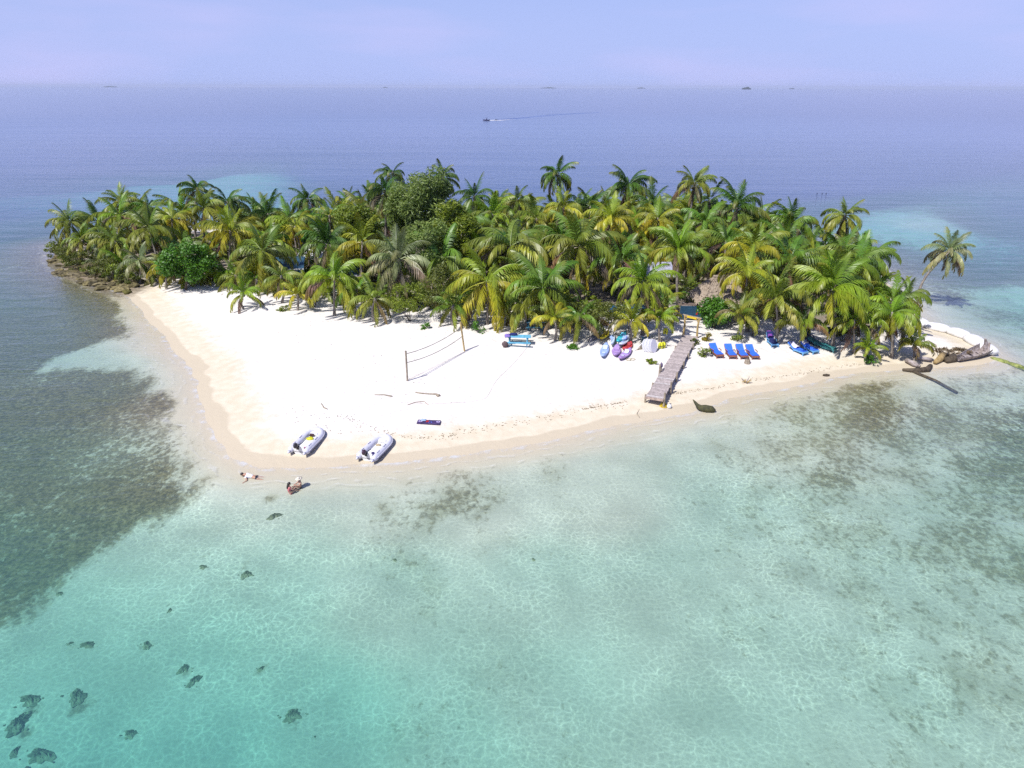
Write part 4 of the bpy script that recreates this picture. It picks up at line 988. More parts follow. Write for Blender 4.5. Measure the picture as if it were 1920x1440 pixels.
s2, b2 = G(687, 866), G(733, 814); d2, rz2, L2 = dinghy('grey inflatable dinghy with an empty white floor, right of the other', s2, b2, COWL2, 1)
def inb(d, rz, x, y, zz): return Vector(d.location) + Vector((math.cos(rz) * x - math.sin(rz) * y, math.sin(rz) * x + math.cos(rz) * y, zz))
tag(MB().lump((0, 0, .08), (.26, .2, .13), 9, 6, .15).obj('dry_bag', simple('neon_yellow', (.72, .72, .03), .5), None, True, loc=inb(d1, rz1, L1 * .58, .02, .27)), 'neon yellow dry bag on the floor of the left dinghy', 'bag')
tag(MB().box((0, 0, .08), (.34, .3, .15), taper=.9).obj('fuel_tank', simple('dark_maroon', (.09, .04, .045), .5), None, loc=inb(d1, rz1, L1 * .73, .1, .33), rot=(0, 0, rz1 + .3)), 'dark fuel tank beside the yellow bag in the left dinghy', 'fuel tank')
tag(MB().lump((0, 0, .07), (.2, .15, .1), 8, 5, .12).obj('rope_heap', simple('tan_rope', (.55, .45, .28), .9), None, True, loc=inb(d2, rz2, L2 * .6, .05, .28)), 'tan rope heap on the floor of the right dinghy', 'rope')
tag(MB().box((0, 0, .09), (.5, .24, .2), taper=.8).obj('storage_bag', simple('navy_bag', (.035, .02, .13), .7), None, loc=inb(d2, rz2, .45, -.28, .27), rot=(0, 0, rz2 + .5)), 'navy bag beside the motor of the right dinghy', 'bag')
tag(MB().lump((0, 0, .06), (.22, .13, .1), 8, 5, .15).obj('storage_bag', simple('red_cloth', (.32, .03, .07), .8), None, True, loc=inb(d1, rz1, .45, -.25, .27)), 'red cloth bundle beside the motor of the left dinghy', 'bundle')

# ------------------------------------------------------------------ mat with ring emblems
cs = [G(783.5, 787), G(828, 790), G(824.5, 799.5), G(780, 795)]
c = sum(cs, Vector()) / 4; ex = (cs[1] - cs[0]); rz = math.atan2(ex.y, ex.x); Lm = ex.length * .97; Wm = (cs[3] - cs[0]).length * .95
t = thing('beach_mat', 'dark purple rectangular mat with white rings near its ends', 'mat', c, rz)
o = MB().box((0, 0, .06), (Lm, Wm, .1)).obj('mat', simple('deep_purple', (.055, .03, .12), .7, .25, 3), t); bv = o.modifiers.new('soft', 'BEVEL'); bv.width = .04; bv.segments = 2
def ring(x, y, ra_, rb_, m, nm='ring_emblem'):
    mb = MB(); N = 18; vs = []; 
    for k in range(N):
        a = 2 * math.pi * k / N
        for q2 in (ra_, rb_): vs.append((x + math.cos(a) * q2, y + math.sin(a) * q2, .118))
    mb.add(vs, [(2 * k, 2 * k + 1, (2 * k + 3) % (2 * N), (2 * k + 2) % (2 * N)) for k in range(N)]); mb.obj(nm, m, t)
M_LIL = simple('lilac_print', (.62, .52, .82), .6)
ring(Lm * .41, 0, .06, .14, M_LIL); ring(-Lm * .36, .02, .07, .15, M_LIL)
mb = MB(); mb.box((-Lm * .08, .05, .115), (.12, .34, .012)); mb.box((-Lm * .02, 0, .115), (.06, .3, .012), Matrix.Rotation(.4, 3, 'Z')); mb.obj('red_print', M_RED, t)
mb = MB(); mb.box((.05, -.1, .115), (.07, .26, .012), Matrix.Rotation(-.4, 3, 'Z')); mb.box((.22, -.1, .115), (.07, .2, .012), Matrix.Rotation(.3, 3, 'Z')); mb.obj('blue_print', simple('blue_print', (.10, .14, .5), .6), t)
tag(MB().lump((0, 0, .05), (.24, .17, .09), 8, 5, .25).obj('cloth_bundle', simple('pale_blue_cloth', (.38, .50, .68), .8), None, True, loc=c + Vector((-.38, .18, .1))), 'pale blue bundle on the left end of the purple mat', 'bundle')

# ------------------------------------------------------------------ kayaks
def kayak(label, tail, nose, w, m, m2, roll=0.0, lift=0.0, nlift=0.0, seatm=None, group='kayaks and small boats piled at the palm edge'):
    ax = nose - tail; L = ax.length; rz = math.atan2(ax.y, ax.x); t = thing('kayak', label, 'kayak', tail + Vector((0, 0, lift)), 0, group)
    t.rotation_euler = Matrix.Rotation(rz, 4, 'Z').to_euler(); 
    t.rotation_euler = (roll, -math.atan2(nlift, L), rz)
    N, K = 14, 12; vs = []; fs = []
    for i in range(N + 1):
        s = i / N; wy_ = w / 2 * (max(0.02, math.sin(math.pi * (.03 + .94 * s)))) ** .62; up = .16 * (2 * s - 1) ** 4
        for k in range(K):
            a = 2 * math.pi * k / K; yy = math.cos(a) * wy_; zz = math.sin(a)
            h_ = .13 * zz if zz < 0 else .15 * zz
            if zz > .5 and .22 < s < .78: h_ -= .11 * math.sin(math.pi * (s - .22) / .56) ** .5
            vs.append((s * L, yy, .15 + up + h_ * min(1, wy_ / (w * .28))))
    for i in range(N):
        for k in range(K): fs.append((i * K + k, i * K + (k + 1) % K, (i + 1) * K + (k + 1) % K, (i + 1) * K + k))
    fs += [tuple(range(K - 1, -1, -1)), tuple(N * K + k for k in range(K))]
    mb = MB(); mb.add(vs, fs); h = mb.obj('hull', m, t, True)
    MB().box((L * .40, 0, .24), (.38, w * .5, .05)).obj('seat', m2, t); MB().box((L * .34, 0, .36), (.05, w * .5, .26), Matrix.Rotation(-.3, 3, 'Y')).obj('seat_back', m2, t)
    MB().box((L * .74, 0, .275), (.36, w * .34, .035)).obj('hatch', m2, t)
    mb = MB()
    mb.tube([(L * .99, 0, .3), (L * 1.015, 0, .3)], .03, 6); mb.obj('toggle', M_BLK, t)
    return t
KB, KP, KT, KW, KY, KR = [simple(n_2, c_2, .4, .06, 2) for n_2, c_2 in (('kayak_blue', (.34, .46, .80)), ('kayak_purple', (.42, .27, .58)), ('kayak_teal', (.04, .50, .58)), ('kayak_white', (.62, .68, .82)), ('kayak_yellow', (.72, .58, .02)), ('kayak_red', (.62, .06, .07)))]
KLB = simple('kayak_pale', (.60, .72, .86), .4, .05, 3)
kayak('pale blue and white kayak lying alone in front of the yellow heap', G(1137, 648), G(1129.5, 674), .80, KB, KLB, .0, 0, 0)
kayak('purple kayak pointing to the water in the middle of the pile', G(1157.5, 651), G(1153.5, 671.5), .82, KP, simple('kayak_lilac', (.52, .36, .66), .5), 0, 0, 0)
kayak('purple and white kayak lying slanted at the front right of the pile', G(1182, 658), G(1161, 678), .78, KP, KW, 0, 0, 0)
kayak('white blue kayak resting on the red boat', G(1177, 637), G(1163.5, 655), .84, KW, KB, .15, .25, -.1)
kayak('turquoise kayak at the back of the pile', G(1172, 628), G(1157, 650), .72, KT, simple('kayak_cyan', (.16, .62, .80), .5), -.1, .1, 0)
kayak('narrow pale blue kayak on its side left of the turquoise one', G(1152, 634), G(1150.5, 653), .5, KLB, KB, .9, .15, 0)
kayak('yellow kayak heaped against the palms', G(1141, 628), G(1128, 643), .78, KY, simple('kayak_ochre', (.42, .33, .04), .5), .35, .15, 0)
kayak('small red boat under the white blue kayak', G(1182.5, 646), G(1170, 659), .82, KR, simple('kayak_darkred', (.40, .05, .05), .5), 0, 0, 0)
kayak('grey upturned kayak in the shade left of the yellow one', G(1126, 628), G(1106, 640), .7, simple('kayak_grey', (.22, .21, .24), .6), M_STRAKE, 2.9, .3, 0)
for x, y in ((1178.5, 675), (1186.5, 674)):
    tag(MB().tube([G(x, y, .03) + Vector((math.cos(a) * .2, math.sin(a) * .26, 0)) for a in np.linspace(0, 6.283, 13)], .028, 5).obj('rope_loop', simple('loop_%d' % x, (.42, .38, .20), .8), None), 'small %s rope loop on the sand right of the purple kayaks' % ('left' if x < 1180 else 'right'), 'rope')
# leaning white boards
for k in range(4):
    p = G(1226 - k * 4.6, 661.5 - k * .5); ws = .36; 
    mb = MB(); N = 20; vs = []
    for zz in (-.035, .035):
        for i in range(N):
            a = 2 * math.pi * i / N; vs.append((math.cos(a) * .40, zz, .62 + math.sin(a) * .62))
    mb.add(vs, [tuple(range(N - 1, -1, -1)), tuple(range(N, 2 * N))] + [(i, (i + 1) % N, N + (i + 1) % N, N + i) for i in range(N)])
    o = mb.obj('oval_board', M_LIL if False else (simple('board_front', (.55, .54, .62), .5, .04) if k == 0 else M_WHITE), None); o.location = p; o.rotation_euler = (-.35 + .07 * k, .2 - .1 * k, .55 - .06 * k)
    tag(o, ['front pale grey oval board of the leaning stack', 'second oval white board of the leaning stack', 'third oval white board of the leaning stack', 'rearmost oval white board of the leaning stack'][k] + ' beside the boardwalk', 'board', 'oval boards leaning beside the boardwalk')
t = thing('board_rack', 'low dark blue rack with sloping poles left of the white boards', 'rack', G(1207, 654))
for k in range(3): MB().tube([(-.9 + .25 * k, -.4 + .1 * k, .0), (.4 + .2 * k, .3, 1.0 - .1 * k)], .045, 6).obj('pole', M_POST if k else M_WHITE, t)
MB().box((.2, .5, .55), (.7, .1, .9), Matrix.Rotation(.2, 3, 'X')).obj('back_panel', M_TEAL, t)
M_NEON = bpy.data.materials['neon_yellow']
t = thing('gear_rack', 'dark tangle of poles holding snorkel gear left of the boardwalk', 'rack', G(1246, 650)); r = random.Random(9)
for k in range(9): MB().tube([(r.uniform(-.5, .5), r.uniform(-.3, .3), 0), (r.uniform(-.6, .6), r.uniform(-.2, .4), r.uniform(.6, 1.1))], .035, 5).obj('pole', M_POST if k % 2 else M_BLK, t)
for x, y, h_, lab in ((1246.5, 636, .5, 'yellow life vest hung on the gear rack'), (1238, 654, .0, 'left yellow life vest on the sand below the gear rack'), (1243.5, 653, .0, 'right yellow life vest on the sand below the gear rack')):
    t = thing('life_vest', lab, 'life vest', G(x, y, h_), r.uniform(-.5, .5), 'yellow life vests by the boardwalk')
    for sx in (-1, 1): MB().lump((sx * .12, 0, .27), (.13, .1, .30), 8, 6, .06).obj('foam_panel', M_NEON, t, True)
    MB().lump((0, .06, .5), (.2, .07, .12), 8, 5, .05).obj('collar', M_NEON, t, True); MB().box((0, -.09, .25), (.34, .03, .04)).obj('strap', M_BLK, t)
# ------------------------------------------------------------------ sandbag wall, mossy tube, wreck, driftwood
M_BAG = simple('white_sandbag', (.74, .73, .72), .9, .06, 3, .3)
M_MOSS = simple('mossy_sandbag', (.30, .33, .10), .95, .3, 3, .6, col2=(.10, .13, .03))
def bagline(name, label, pts, rad, m, z0, per, bagname):
    c = spline(pts, 12, False); t = thing(name, label, 'sandbag wall', (c[0][0], c[0][1], z0)); acc = [0.0]
    for i in range(1, len(c)): acc.append(acc[-1] + float(np.hypot(*(c[i] - c[i - 1]))))
    L = acc[-1]; n = max(2, int(L / per)); r = random.Random(21)
    for k in range(n):
        s0, s1 = L * k / n - .05, L * (k + 1) / n + .05; P = []
        for j in range(7):
            s = min(max(s0 + (s1 - s0) * j / 6, 0), L); P.append(Vector((np.interp(s, acc, c[:, 0]) - c[0][0], np.interp(s, acc, c[:, 1]) - c[0][1], r.uniform(-.02, .03))))
        rr_ = rad * r.uniform(.92, 1.08)
        o = MB().tube(P, [rr_ * f for f in (.62, .92, 1.0, 1.03, 1.0, .92, .62)], 10, True, .62).obj(bagname, m, t, True)
    return t
bagline('sandbag_wall', 'curved wall of long white sandbags round the right tip of the island', [G0(x, y) for x, y in [(1708, 603), (1735, 615), (1765, 622), (1795, 631), (1822, 643), (1842, 656), (1862, 668)]], .75, M_BAG, .35, 1.9, 'sandbag')
bagline('mossy_sandbag_wall', 'green mossy sandbag tube running into the shallow water at the right edge', [G0(x, y) for x, y in [(1857, 671), (1885, 678), (1912, 687), (1945, 699), (1990, 712)]], .34, M_MOSS, -.06, 1.3, 'sandbag')
M_WRECK = simple('wreck_wood', (.42, .37, .36), .9, .25, 4, .5, col2=(.20, .16, .13))
M_DARKWOOD = simple('dark_wet_wood', (.10, .075, .045), .8, .3, 4, .5)
M_MOSSROCK = simple('mossy_log', (.09, .085, .03), .85, .3, 4, .6, col2=(.04, .04, .02))
# broken wooden boat on the right tip
pA, pB = G(1796, 680), G(1846, 664); ax = pB - pA; L = ax.length; t = thing('boat_wreck', 'broken grey wooden boat hull with a tall stern at the right tip', 'boat wreck', pA, math.atan2(ax.y, ax.x)); t.scale = (1, .9, .85)
N = 8; outer = []; 
for k in range(7):                                           # clinker strakes, one board each, on both sides
    for sg in (-1, 1):
        mb = MB(); vs = []
        for i in range(N + 1):
            s = i / N; wdt = (.12 + .55 * math.sin(math.pi * min(1, s * .62 + .02))) ; f0, f1 = k / 7, (k + 1.12) / 7
            for f in (f0, f1):
                yy = sg * wdt * math.sin(f * math.pi / 2) + sg * .01 * k; zz = .02 + (.55 + .45 * s * s) * (1 - math.cos(f * math.pi / 2)) + .18 * (1 - s) ** 2
                for th in (0, .04): vs.append((s * L, yy + sg * th, zz))
        fs = []
        for i in range(N):
            a = i * 4; b = a + 4; fs += [(a, a + 2, b + 2, b), (a + 1, b + 1, b + 3, a + 3), (a + 2, a + 3, b + 3, b + 2), (a, b, b + 1, a + 1)]
        mb.add(vs, fs)
        if not (sg == -1 and k == 6): mb.obj('plank', M_WRECK, t)
MB().box((L * .98, 0, .75), (.08, 1.1, 1.3), Matrix.Rotation(.2, 3, 'Y'), taper=.45).obj('transom', M_WRECK, t)
MB().tube([(L * .99, 0, .5), (L * .97, .05, 1.2), (L * .90, .1, 1.85)], [.24, .2, .09], 7).obj('stern_post', M_WRECK, t)
for s in (.3, .55, .8): MB().box((L * s, 0, .42), (.12, .9, .06)).obj('thwart', M_WRECK, t)
tag(MB().tube([G0(1714, 697, .06), G0(1755, 714, -.05), G0(1795, 736, -.25)], [.12, .12, .10], 7).obj('sunken_pole', M_DARKWOOD, None), 'straight dark pole sinking into the shallows from the driftwood', 'pole')
def log(name, label, pts, rad, m, dz=.1, cat='driftwood', extra=None):
    P = [G(x, y, dz) for x, y in pts]; c = P[0].copy(); mb = MB(); mb.tube([p_ - c for p_ in P], rad, 8)
    if extra: extra(mb, [p_ - c for p_ in P])
    o = mb.obj(name, m, None, True, loc=c); return tag(o, label, cat)
log('driftwood_log', 'dark charred log lying at the waterline under the fallen palm', [(1692, 696), (1715, 698), (1738, 696), (1744, 689)], [.12, .25, .28, .2], M_DARKWOOD, .15)
log('driftwood_log', 'pale split trunk above the dark waterline log', [(1698, 680), (1712, 687), (1724, 692)], [.2, .24, .12], M_WRECK, .25)
log('driftwood_log', 'ochre log end sticking up beside the wreck', [(1752, 684), (1761, 678), (1767, 670)], [.18, .3, .32], simple('ochre_log', (.42, .30, .13), .9, .2, 4, .4), .25)
log('driftwood_log', 'short dark stump right of the ochre log', [(1772, 680), (1786, 677), (1790, 672)], [.3, .4, .25], M_DARKWOOD, .2)
log('driftwood_log', 'grey trunk lying behind the pale split trunk', [(1716, 676), (1745, 680)], [.2, .16], M_WRECK, .3)
t = thing('root_clump', 'tangled brown root clump between the logs and the wreck', 'driftwood', G(1775, 670)); r = random.Random(31)
for k in range(16):
    a = r.uniform(0, 6.28); l_ = r.uniform(.6, 1.3); MB().tube([(0, 0, .1), (math.cos(a) * l_ * .5, math.sin(a) * l_ * .5, r.uniform(.2, .6)), (math.cos(a) * l_, math.sin(a) * l_, r.uniform(0, .8))], [.12, .07, .02], 5).obj('root', M_DARKWOOD if k % 3 else M_POST, t)
log('arched_frond', 'dry brown palm frond stem arching over the driftwood', [(1722, 655), (1738, 650), (1752, 658), (1757, 672)], [.06, .05, .04, .02], M_POST, .6)
for cx, cy, w, lab in [(1800, 662, 1.0, 'brown seaweed mound inside the sandbag curve'), (1772, 660, .9, 'dry brown brush heap left of the seaweed mound')]:
    p = G(cx, cy); t = leafy('brush_heap', lab, p, p + Vector((0, 0, .1)), (w, w * .7, .35), 10, 60, .3, leaf_mat('dry_brush_%d' % cx, (.12, .08, .05), (.22, .16, .11)), cx, 4.0, 'brush', False, spread=.45)
# half buried log with a raised end, in the shallows
p = G0(1320, 771, 0); mb = MB(); mb.tube([(.85, -.05, .06), (.6, 0, .16), (.1, .03, .2), (-.3, .1, .24), (-.52, .2, .42), (-.72, .3, .66), (-.85, .36, .82)], [.1, .26, .31, .24, .15, .09, .03], 10)
tag(mb.obj('driftwood_log', M_MOSSROCK, None, True, loc=p), 'dark mossy log with a raised pointed end in the shallows right of the boardwalk', 'driftwood')
log('driftwood_branch', 'long thin driftwood stick with a knobbed root end on the open sand', [(779, 736.5), (790, 738.5), (803, 739.5), (817, 740), (823, 744)], [.04, .05, .045, .07, .16], M_POST, .06)
log('driftwood_branch', 'thin crooked twig on the sand left of the long stick', [(702, 741), (720, 741), (735, 744)], [.025, .04, .06], M_POST, .05)
log('driftwood_branch', 'curved bleached twig below the long stick', [(764, 760), (778, 755), (795, 753), (803, 760)], [.025, .03, .03, .02], simple('bleached_twig', (.50, .40, .33), .9), .04)
log('driftwood_branch', 'small squiggly branch on the wet sand above the left dinghy', [(602, 757), (607, 765), (614, 768)], [.03, .045, .03], M_POST, .05)
t = thing('driftwood_root', 'small upright root on the sand below the four loungers', 'driftwood', G(1399, 718)); r = random.Random(8)
for k in range(7): a = k * .9; MB().tube([(0, 0, 0), (math.cos(a) * .25, math.sin(a) * .2, .2), (math.cos(a) * .45, math.sin(a) * .3, r.uniform(.1, .5))], [.07, .05, .02], 5).obj('root', M_WRECK if k % 2 else M_YPOST, t)
tag(MB().lump((0, 0, .08), (.32, .14, .12), 8, 6, .15).obj('coconut_husk', M_DARKWOOD, None, True, loc=G(1549, 705)), 'brown coconut husk on the wet sand at the right', 'husk')
for x, y in ((236, 548), (230, 545), (242, 549), (238, 551)): tag(MB().lump((0, 0, .1), (.4, .35, .24), 7, 5, .2).obj('seaweed_clump', simple('weed_%d' % x, (.12, .11, .02), .9), None, True, loc=G(x, y)), {236: 'upper olive seaweed clump of four on the sand at the left cove', 230: 'leftmost olive seaweed clump at the left cove', 242: 'rightmost olive seaweed clump at the left cove', 238: 'lowest olive seaweed clump at the left cove'}[x], 'seaweed', 'seaweed clumps at the left cove')
# wrack line of dry weed along the high water mark
r = random.Random(77); mb = MB(); SP = SHORE
def wrack(pts, n, sp):
    c = spline([G(*p_)[:2] for p_ in pts], 10, False)
    for k in range(n):
        i = r.randrange(len(c) - 1); f = r.random(); p_ = c[i] * (1 - f) + c[i + 1] * f; x, y = p_[0] + r.gauss(0, sp), p_[1] + r.gauss(0, sp * .6)
        a = r.uniform(0, 6.28); l_ = r.uniform(.05, .16); z_ = gz(x, y)
        mb.tube([(x, y, z_ + .01), (x + math.cos(a) * l_, y + math.sin(a) * l_, z_ + .025)], [.022, .008], 4, False)
wrack([(640, 780), (700, 805), (780, 822), (850, 815), (930, 800), (1010, 785), (1090, 768), (1170, 757)], 230, .35)
wrack([(1260, 738), (1320, 730), (1400, 714), (1470, 706), (1540, 693), (1600, 684), (1650, 682)], 190, .18)
wrack([(1090, 768), (1130, 761), (1175, 753)], 60, .06)
wrack([(560, 770), (600, 790), (640, 810)], 40, .8)
wrack([(520, 620), (640, 650), (720, 690), (760, 740)], 50, 2.5)
for k in range(420):                                          # dry leaf bits blown out from under the palms
    i = r.randrange(len(ed) - 1); x, y = ed[i][0] + r.gauss(0, .8), ed[i][1] - abs(r.gauss(0, 2.2)) + .8; a = r.uniform(0, 6.28); l_ = r.uniform(.06, .3); z_ = gz(x, y)
    mb.tube([(x, y, z_ + .015), (x + math.cos(a) * l_, y + math.sin(a) * l_, z_ + .04)], [.03, .01], 4, False)
tag(mb.obj('wrack_line', simple('dry_weed', (.24, .18, .11), .95), None), 'dry seaweed and leaf bits strewn along the tide line and palm edge', 'seaweed', kind='stuff')

# ------------------------------------------------------------------ shore rocks at the left tip
M_ROCK = simple('shore_rock', (.34, .29, .17), .95, .3, 3, .7, col2=(.12, .10, .05), objcolor=True)
rock_me = []
for k in range(6):
    rr_ = random.Random(200 + k); me = MB().lump((0, 0, 0), (1, .62, .36), 9, 6, .28, rr_).mesh('rock'); me.materials.append(M_ROCK); rock_me.append(me)
r = random.Random(55)
rl = spline([G0(*p_)[:2] for p_ in [(104, 486), (125, 506), (150, 519), (180, 529), (212, 538), (245, 543)]], 10, False)
for k in range(96):
    i = r.randrange(len(rl) - 1); f = r.random(); p_ = rl[i] * (1 - f) + rl[i + 1] * f; off = r.uniform(-1.4, 3.0) * (1.15 - i / len(rl) * .5)
    x, y = p_[0] + off * .55 + r.uniform(-.4, .4), p_[1] + off
    s = r.uniform(.35, 1.15); g_ = r.uniform(.25, .75); yl = r.uniform(.7, 1.1)
    o = link('shore_rock', rock_me[k % 6], None, None, (x, y, max(gz(x, y), -.1) + .08 * s), (r.uniform(-.2, .2), r.uniform(-.2, .2), r.uniform(-.5, .5)), s)
    o.color = (.36 * g_, .30 * g_, .15 * g_ * yl, 1)
    tag(o, 'brown shore rock on the stony bank at the left end of the island', 'rock', 'rocks on the stony left bank')

# ------------------------------------------------------------------ coral heads on the lagoon floor
M_CORAL = simple('coral_head', (.30, .29, .18), .95, .35, 2.2, .8, col2=(.12, .13, .08))
WHERE = ['near the bottom left corner', 'below the turquoise middle']
for k, (x, y, w, lab) in enumerate([(145, 1303, 21, 'dark oval coral head, larger of the pair above the bottom left corner'), (36, 1352, 26, 'wide dark coral head at the left picture edge'), (75, 1413, 25, 'wide coral head in the bottom left corner'), (56, 1309, 20, 'softer coral head left of the dark oval one'),
                                  (245, 1372, 14, 'small round coral head right of the corner group'), (548, 1338, 19, 'single round coral head below the middle left'), (318, 1141, 7, 'tiny dark coral head on pale sand'), (275, 1206, 12, 'faint coral head with a twin beside it'), (132, 1203, 7, 'tiny coral head left of the faint twins'),
                                  (165, 1206, 14, 'faint greenish coral patch at left'), (345, 1250, 13, 'greenish coral patch in the lower left'), (462, 1074, 13, 'elongated dark coral patch in the pale shallows'), (740, 1046, 6, 'tiny coral head below the weed patch'), (1000, 1046, 6, 'tiny dark coral head in the middle shallows'), (515, 965, 13, 'low weed covered stone near the swimmers'), (365, 1272, 15, 'greenish coral patch just below another'), (380, 1060, 9, 'small coral head at the grass edge'), (590, 1378, 5, 'tiny coral head right of the round single one'), (112, 1110, 8, 'low coral stone outside the seagrass edge'), (490, 1250, 8, 'pale small coral stone in the turquoise'), (28, 1405, 12, 'low coral head at the left edge beside the corner one')]):
    p = G0(x, y, -1.5); 
    for _ in range(3): p = G0(x, y, gz(p.x, p.y) + .1)
    zb = gz(p.x, p.y); s = w * scl(p); rr_ = random.Random(300 + k); mb = MB(); rot_ = rr_.uniform(0, 3.1); NR, NA = 9, 30; vs = []; fs = []
    for i in range(NR + 1):                                   # one ragged, knobbly mound
        f = i / NR
        for j in range(NA):
            a = 2 * math.pi * j / NA; e = 1 + .22 * math.sin(2 * a + k) + .16 * math.sin(3 * a + 2 * k) + .13 * math.sin(7 * a + k * 3) + rr_.uniform(-.13, .13) * f
            x_, y_ = math.cos(a) * f * e * s, math.sin(a) * f * e * s * .72
            vs.append((x_ * math.cos(rot_) - y_ * math.sin(rot_), x_ * math.sin(rot_) + y_ * math.cos(rot_), (1 - f ** 1.7) * min(.42, s * .5) * rr_.uniform(.55, 1.2) - .03))
    fs = [(i * NA + j, (i + 1) * NA + j, (i + 1) * NA + (j + 1) % NA, i * NA + (j + 1) % NA) for i in range(NR) for j in range(NA)]
    mb.add(vs, fs)
    for j in range(5): a = rr_.uniform(0, 6.28); d_ = rr_.uniform(1.0, 1.5) * s; q2 = s * rr_.uniform(.06, .16); mb.lump((math.cos(a) * d_, math.sin(a) * d_ * .8, 0), (q2, q2 * .8, q2 * .5), 6, 4, .3, rr_)
    tag(mb.obj('coral_head', M_CORAL, None, False, loc=(p.x, p.y, zb)), lab, 'coral head', 'coral heads on the lagoon floor')

# ------------------------------------------------------------------ people in the shallows
M_SKIN = simple('skin', (.52, .31, .22), .55, .06, 6); M_SKIN2 = simple('skin_tan', (.46, .26, .17), .55, .06, 6)
M_HAIR = simple('dark_hair', (.018, .014, .013), .6, .1, 6); M_SHIRT = simple('white_shirt', (.78, .77, .82), .8, .05, 6); M_SHORT = simple('dark_shorts', (.02, .022, .035), .8, .1, 6)
M_BIK = simple('pink_swimwear', (.62, .18, .20), .7, .1, 6); M_HAT = simple('straw_hat', (.74, .68, .55), .9, .1, 6)
def skinned(name, verts, edges, rad, m, parent, sub=2, root=0):
    me = bpy.data.meshes.new(name); me.from_pydata(verts, edges, []); me.materials.append(m)
    o = link(name, me, None, parent); o.modifiers.new('skin', 'SKIN')
    sl = me.skin_vertices[0].data if me.skin_vertices else None
    if sl is None:
        bm = bmesh.new(); bm.from_mesh(me); bm.verts.layers.skin.verify(); bm.to_mesh(me); bm.free(); sl = me.skin_vertices[0].data
    for i, q2 in enumerate(rad):
        sl[i].radius = (q2, q2) if isinstance(q2, float) else q2
    sl[root].use_root = True
    s = o.modifiers.new('sub', 'SUBSURF'); s.levels = sub; s.render_levels = sub
    o.modifiers['skin'].use_smooth_shade = True
    return o
def person(label, loc, rz, J, skin, hair, top=None, topm=None, botm=None, hat=False):
    """J: dict of joints pelvis, chest, neck, head, shL, elL, haL, shR.., hipL, knL, anL, toL"""
    t = thing('person', label, 'person', loc, rz); V = {k: Vector(v) for k, v in J.items()}
    order = ['pelvis', 'waist', 'chest', 'neck', 'head', 'crown', 'shL', 'elL', 'wrL', 'haL', 'shR', 'elR', 'wrR', 'haR', 'hipL', 'knL', 'anL', 'toL', 'hipR', 'knR', 'anR', 'toR']
    V.setdefault('waist', V['pelvis'].lerp(V['chest'], .5)); V.setdefault('crown', V['head'] + (V['head'] - V['neck']).normalized() * .13)
    for s in 'LR': V.setdefault('wr' + s, V['el' + s].lerp(V['ha' + s], .86))
    rad = {'pelvis': (.15, .11), 'waist': (.125, .095), 'chest': (.155, .11), 'neck': .055, 'head': (.082, .098), 'crown': (.07, .075)}
    for s in 'LR': rad.update({'sh' + s: .062, 'el' + s: .043, 'wr' + s: .028, 'ha' + s: (.038, .018), 'hip' + s: .088, 'kn' + s: .06, 'an' + s: .038, 'to' + s: (.04, .025)})
    E_ = [('pelvis', 'waist'), ('waist', 'chest'), ('chest', 'neck'), ('neck', 'head'), ('head', 'crown')]
    for s in 'LR': E_ += [('chest', 'sh' + s), ('sh' + s, 'el' + s), ('el' + s, 'wr' + s), ('wr' + s, 'ha' + s), ('pelvis', 'hip' + s), ('hip' + s, 'kn' + s), ('kn' + s, 'an' + s), ('an' + s, 'to' + s)]
    idx = {k: i for i, k in enumerate(order)}
    verts = [V[k] for k in order]; edges = [(idx[a], idx[b]) for a, b in E_]; rl_ = [rad[k] for k in order]
    for s, sg in (('L', 1), ('R', -1)):                          # five fingers rooted in each palm
        d = (V['ha' + s] - V['wr' + s]).normalized(); sd2 = d.cross(Vector((0, 0, 1))); sd2 = sd2.normalized() if sd2.length > .1 else Vector((1, 0, 0))
        for f, (o_, ln) in enumerate(((-.03, .065), (-.01, .078), (.011, .072), (.031, .055))):
            a = len(verts); verts += [V['ha' + s] + sd2 * o_ + d * .03, V['ha' + s] + sd2 * o_ * 1.25 + d * (.03 + ln * .55) + Vector((0, 0, -.008)), V['ha' + s] + sd2 * o_ * 1.3 + d * (.03 + ln) + Vector((0, 0, -.022))]
            edges += [(idx['ha' + s], a), (a, a + 1), (a + 1, a + 2)]; rl_ += [.010, .009, .007]
        a = len(verts); verts += [V['wr' + s].lerp(V['ha' + s], .5) - sd2 * .05, V['ha' + s] - sd2 * .075 + d * .03]; edges += [(idx['wr' + s], a), (a, a + 1)]; rl_ += [.012, .009]
    skinned('body', verts, edges, rl_, skin, t)
    up = (V['crown'] - V['head']).normalized(); fw = V['face'].normalized() if 'face' in V else Vector((0, -1, 0)); rt = fw.cross(up).normalized()
    h0 = V['head'] + up * .05
    rm = Matrix((rt, -fw, up)).transposed()
    hb = MB(); hb.lump(h0 - fw * .022 + up * .03, (.098, .108, .115), 12, 9, .03, random.Random(4), rm)
    if hair == 'long': hb.lump(h0 - fw * .075 - up * .13, (.085, .05, .17), 10, 7, .06, random.Random(5), rm)
    hb.obj('hair', M_HAIR, t, True)
    fc = MB(); fc.lump(h0 + fw * .10 - up * .01, (.014, .022, .026), 6, 5, 0, rot=rm); fc.obj('nose', skin, t, True)
    ey = MB()
    for sg in (-1, 1): ey.lump(h0 + fw * .088 + rt * sg * .034 + up * .012, (.012, .008, .008), 6, 4, 0, rot=rm)
    ey.obj('eyes', M_HAIR, t, True); er = MB()
    for sg in (-1, 1): er.lump(h0 + rt * sg * .098 - up * .01, (.012, .026, .034), 6, 5, 0, rot=rm)
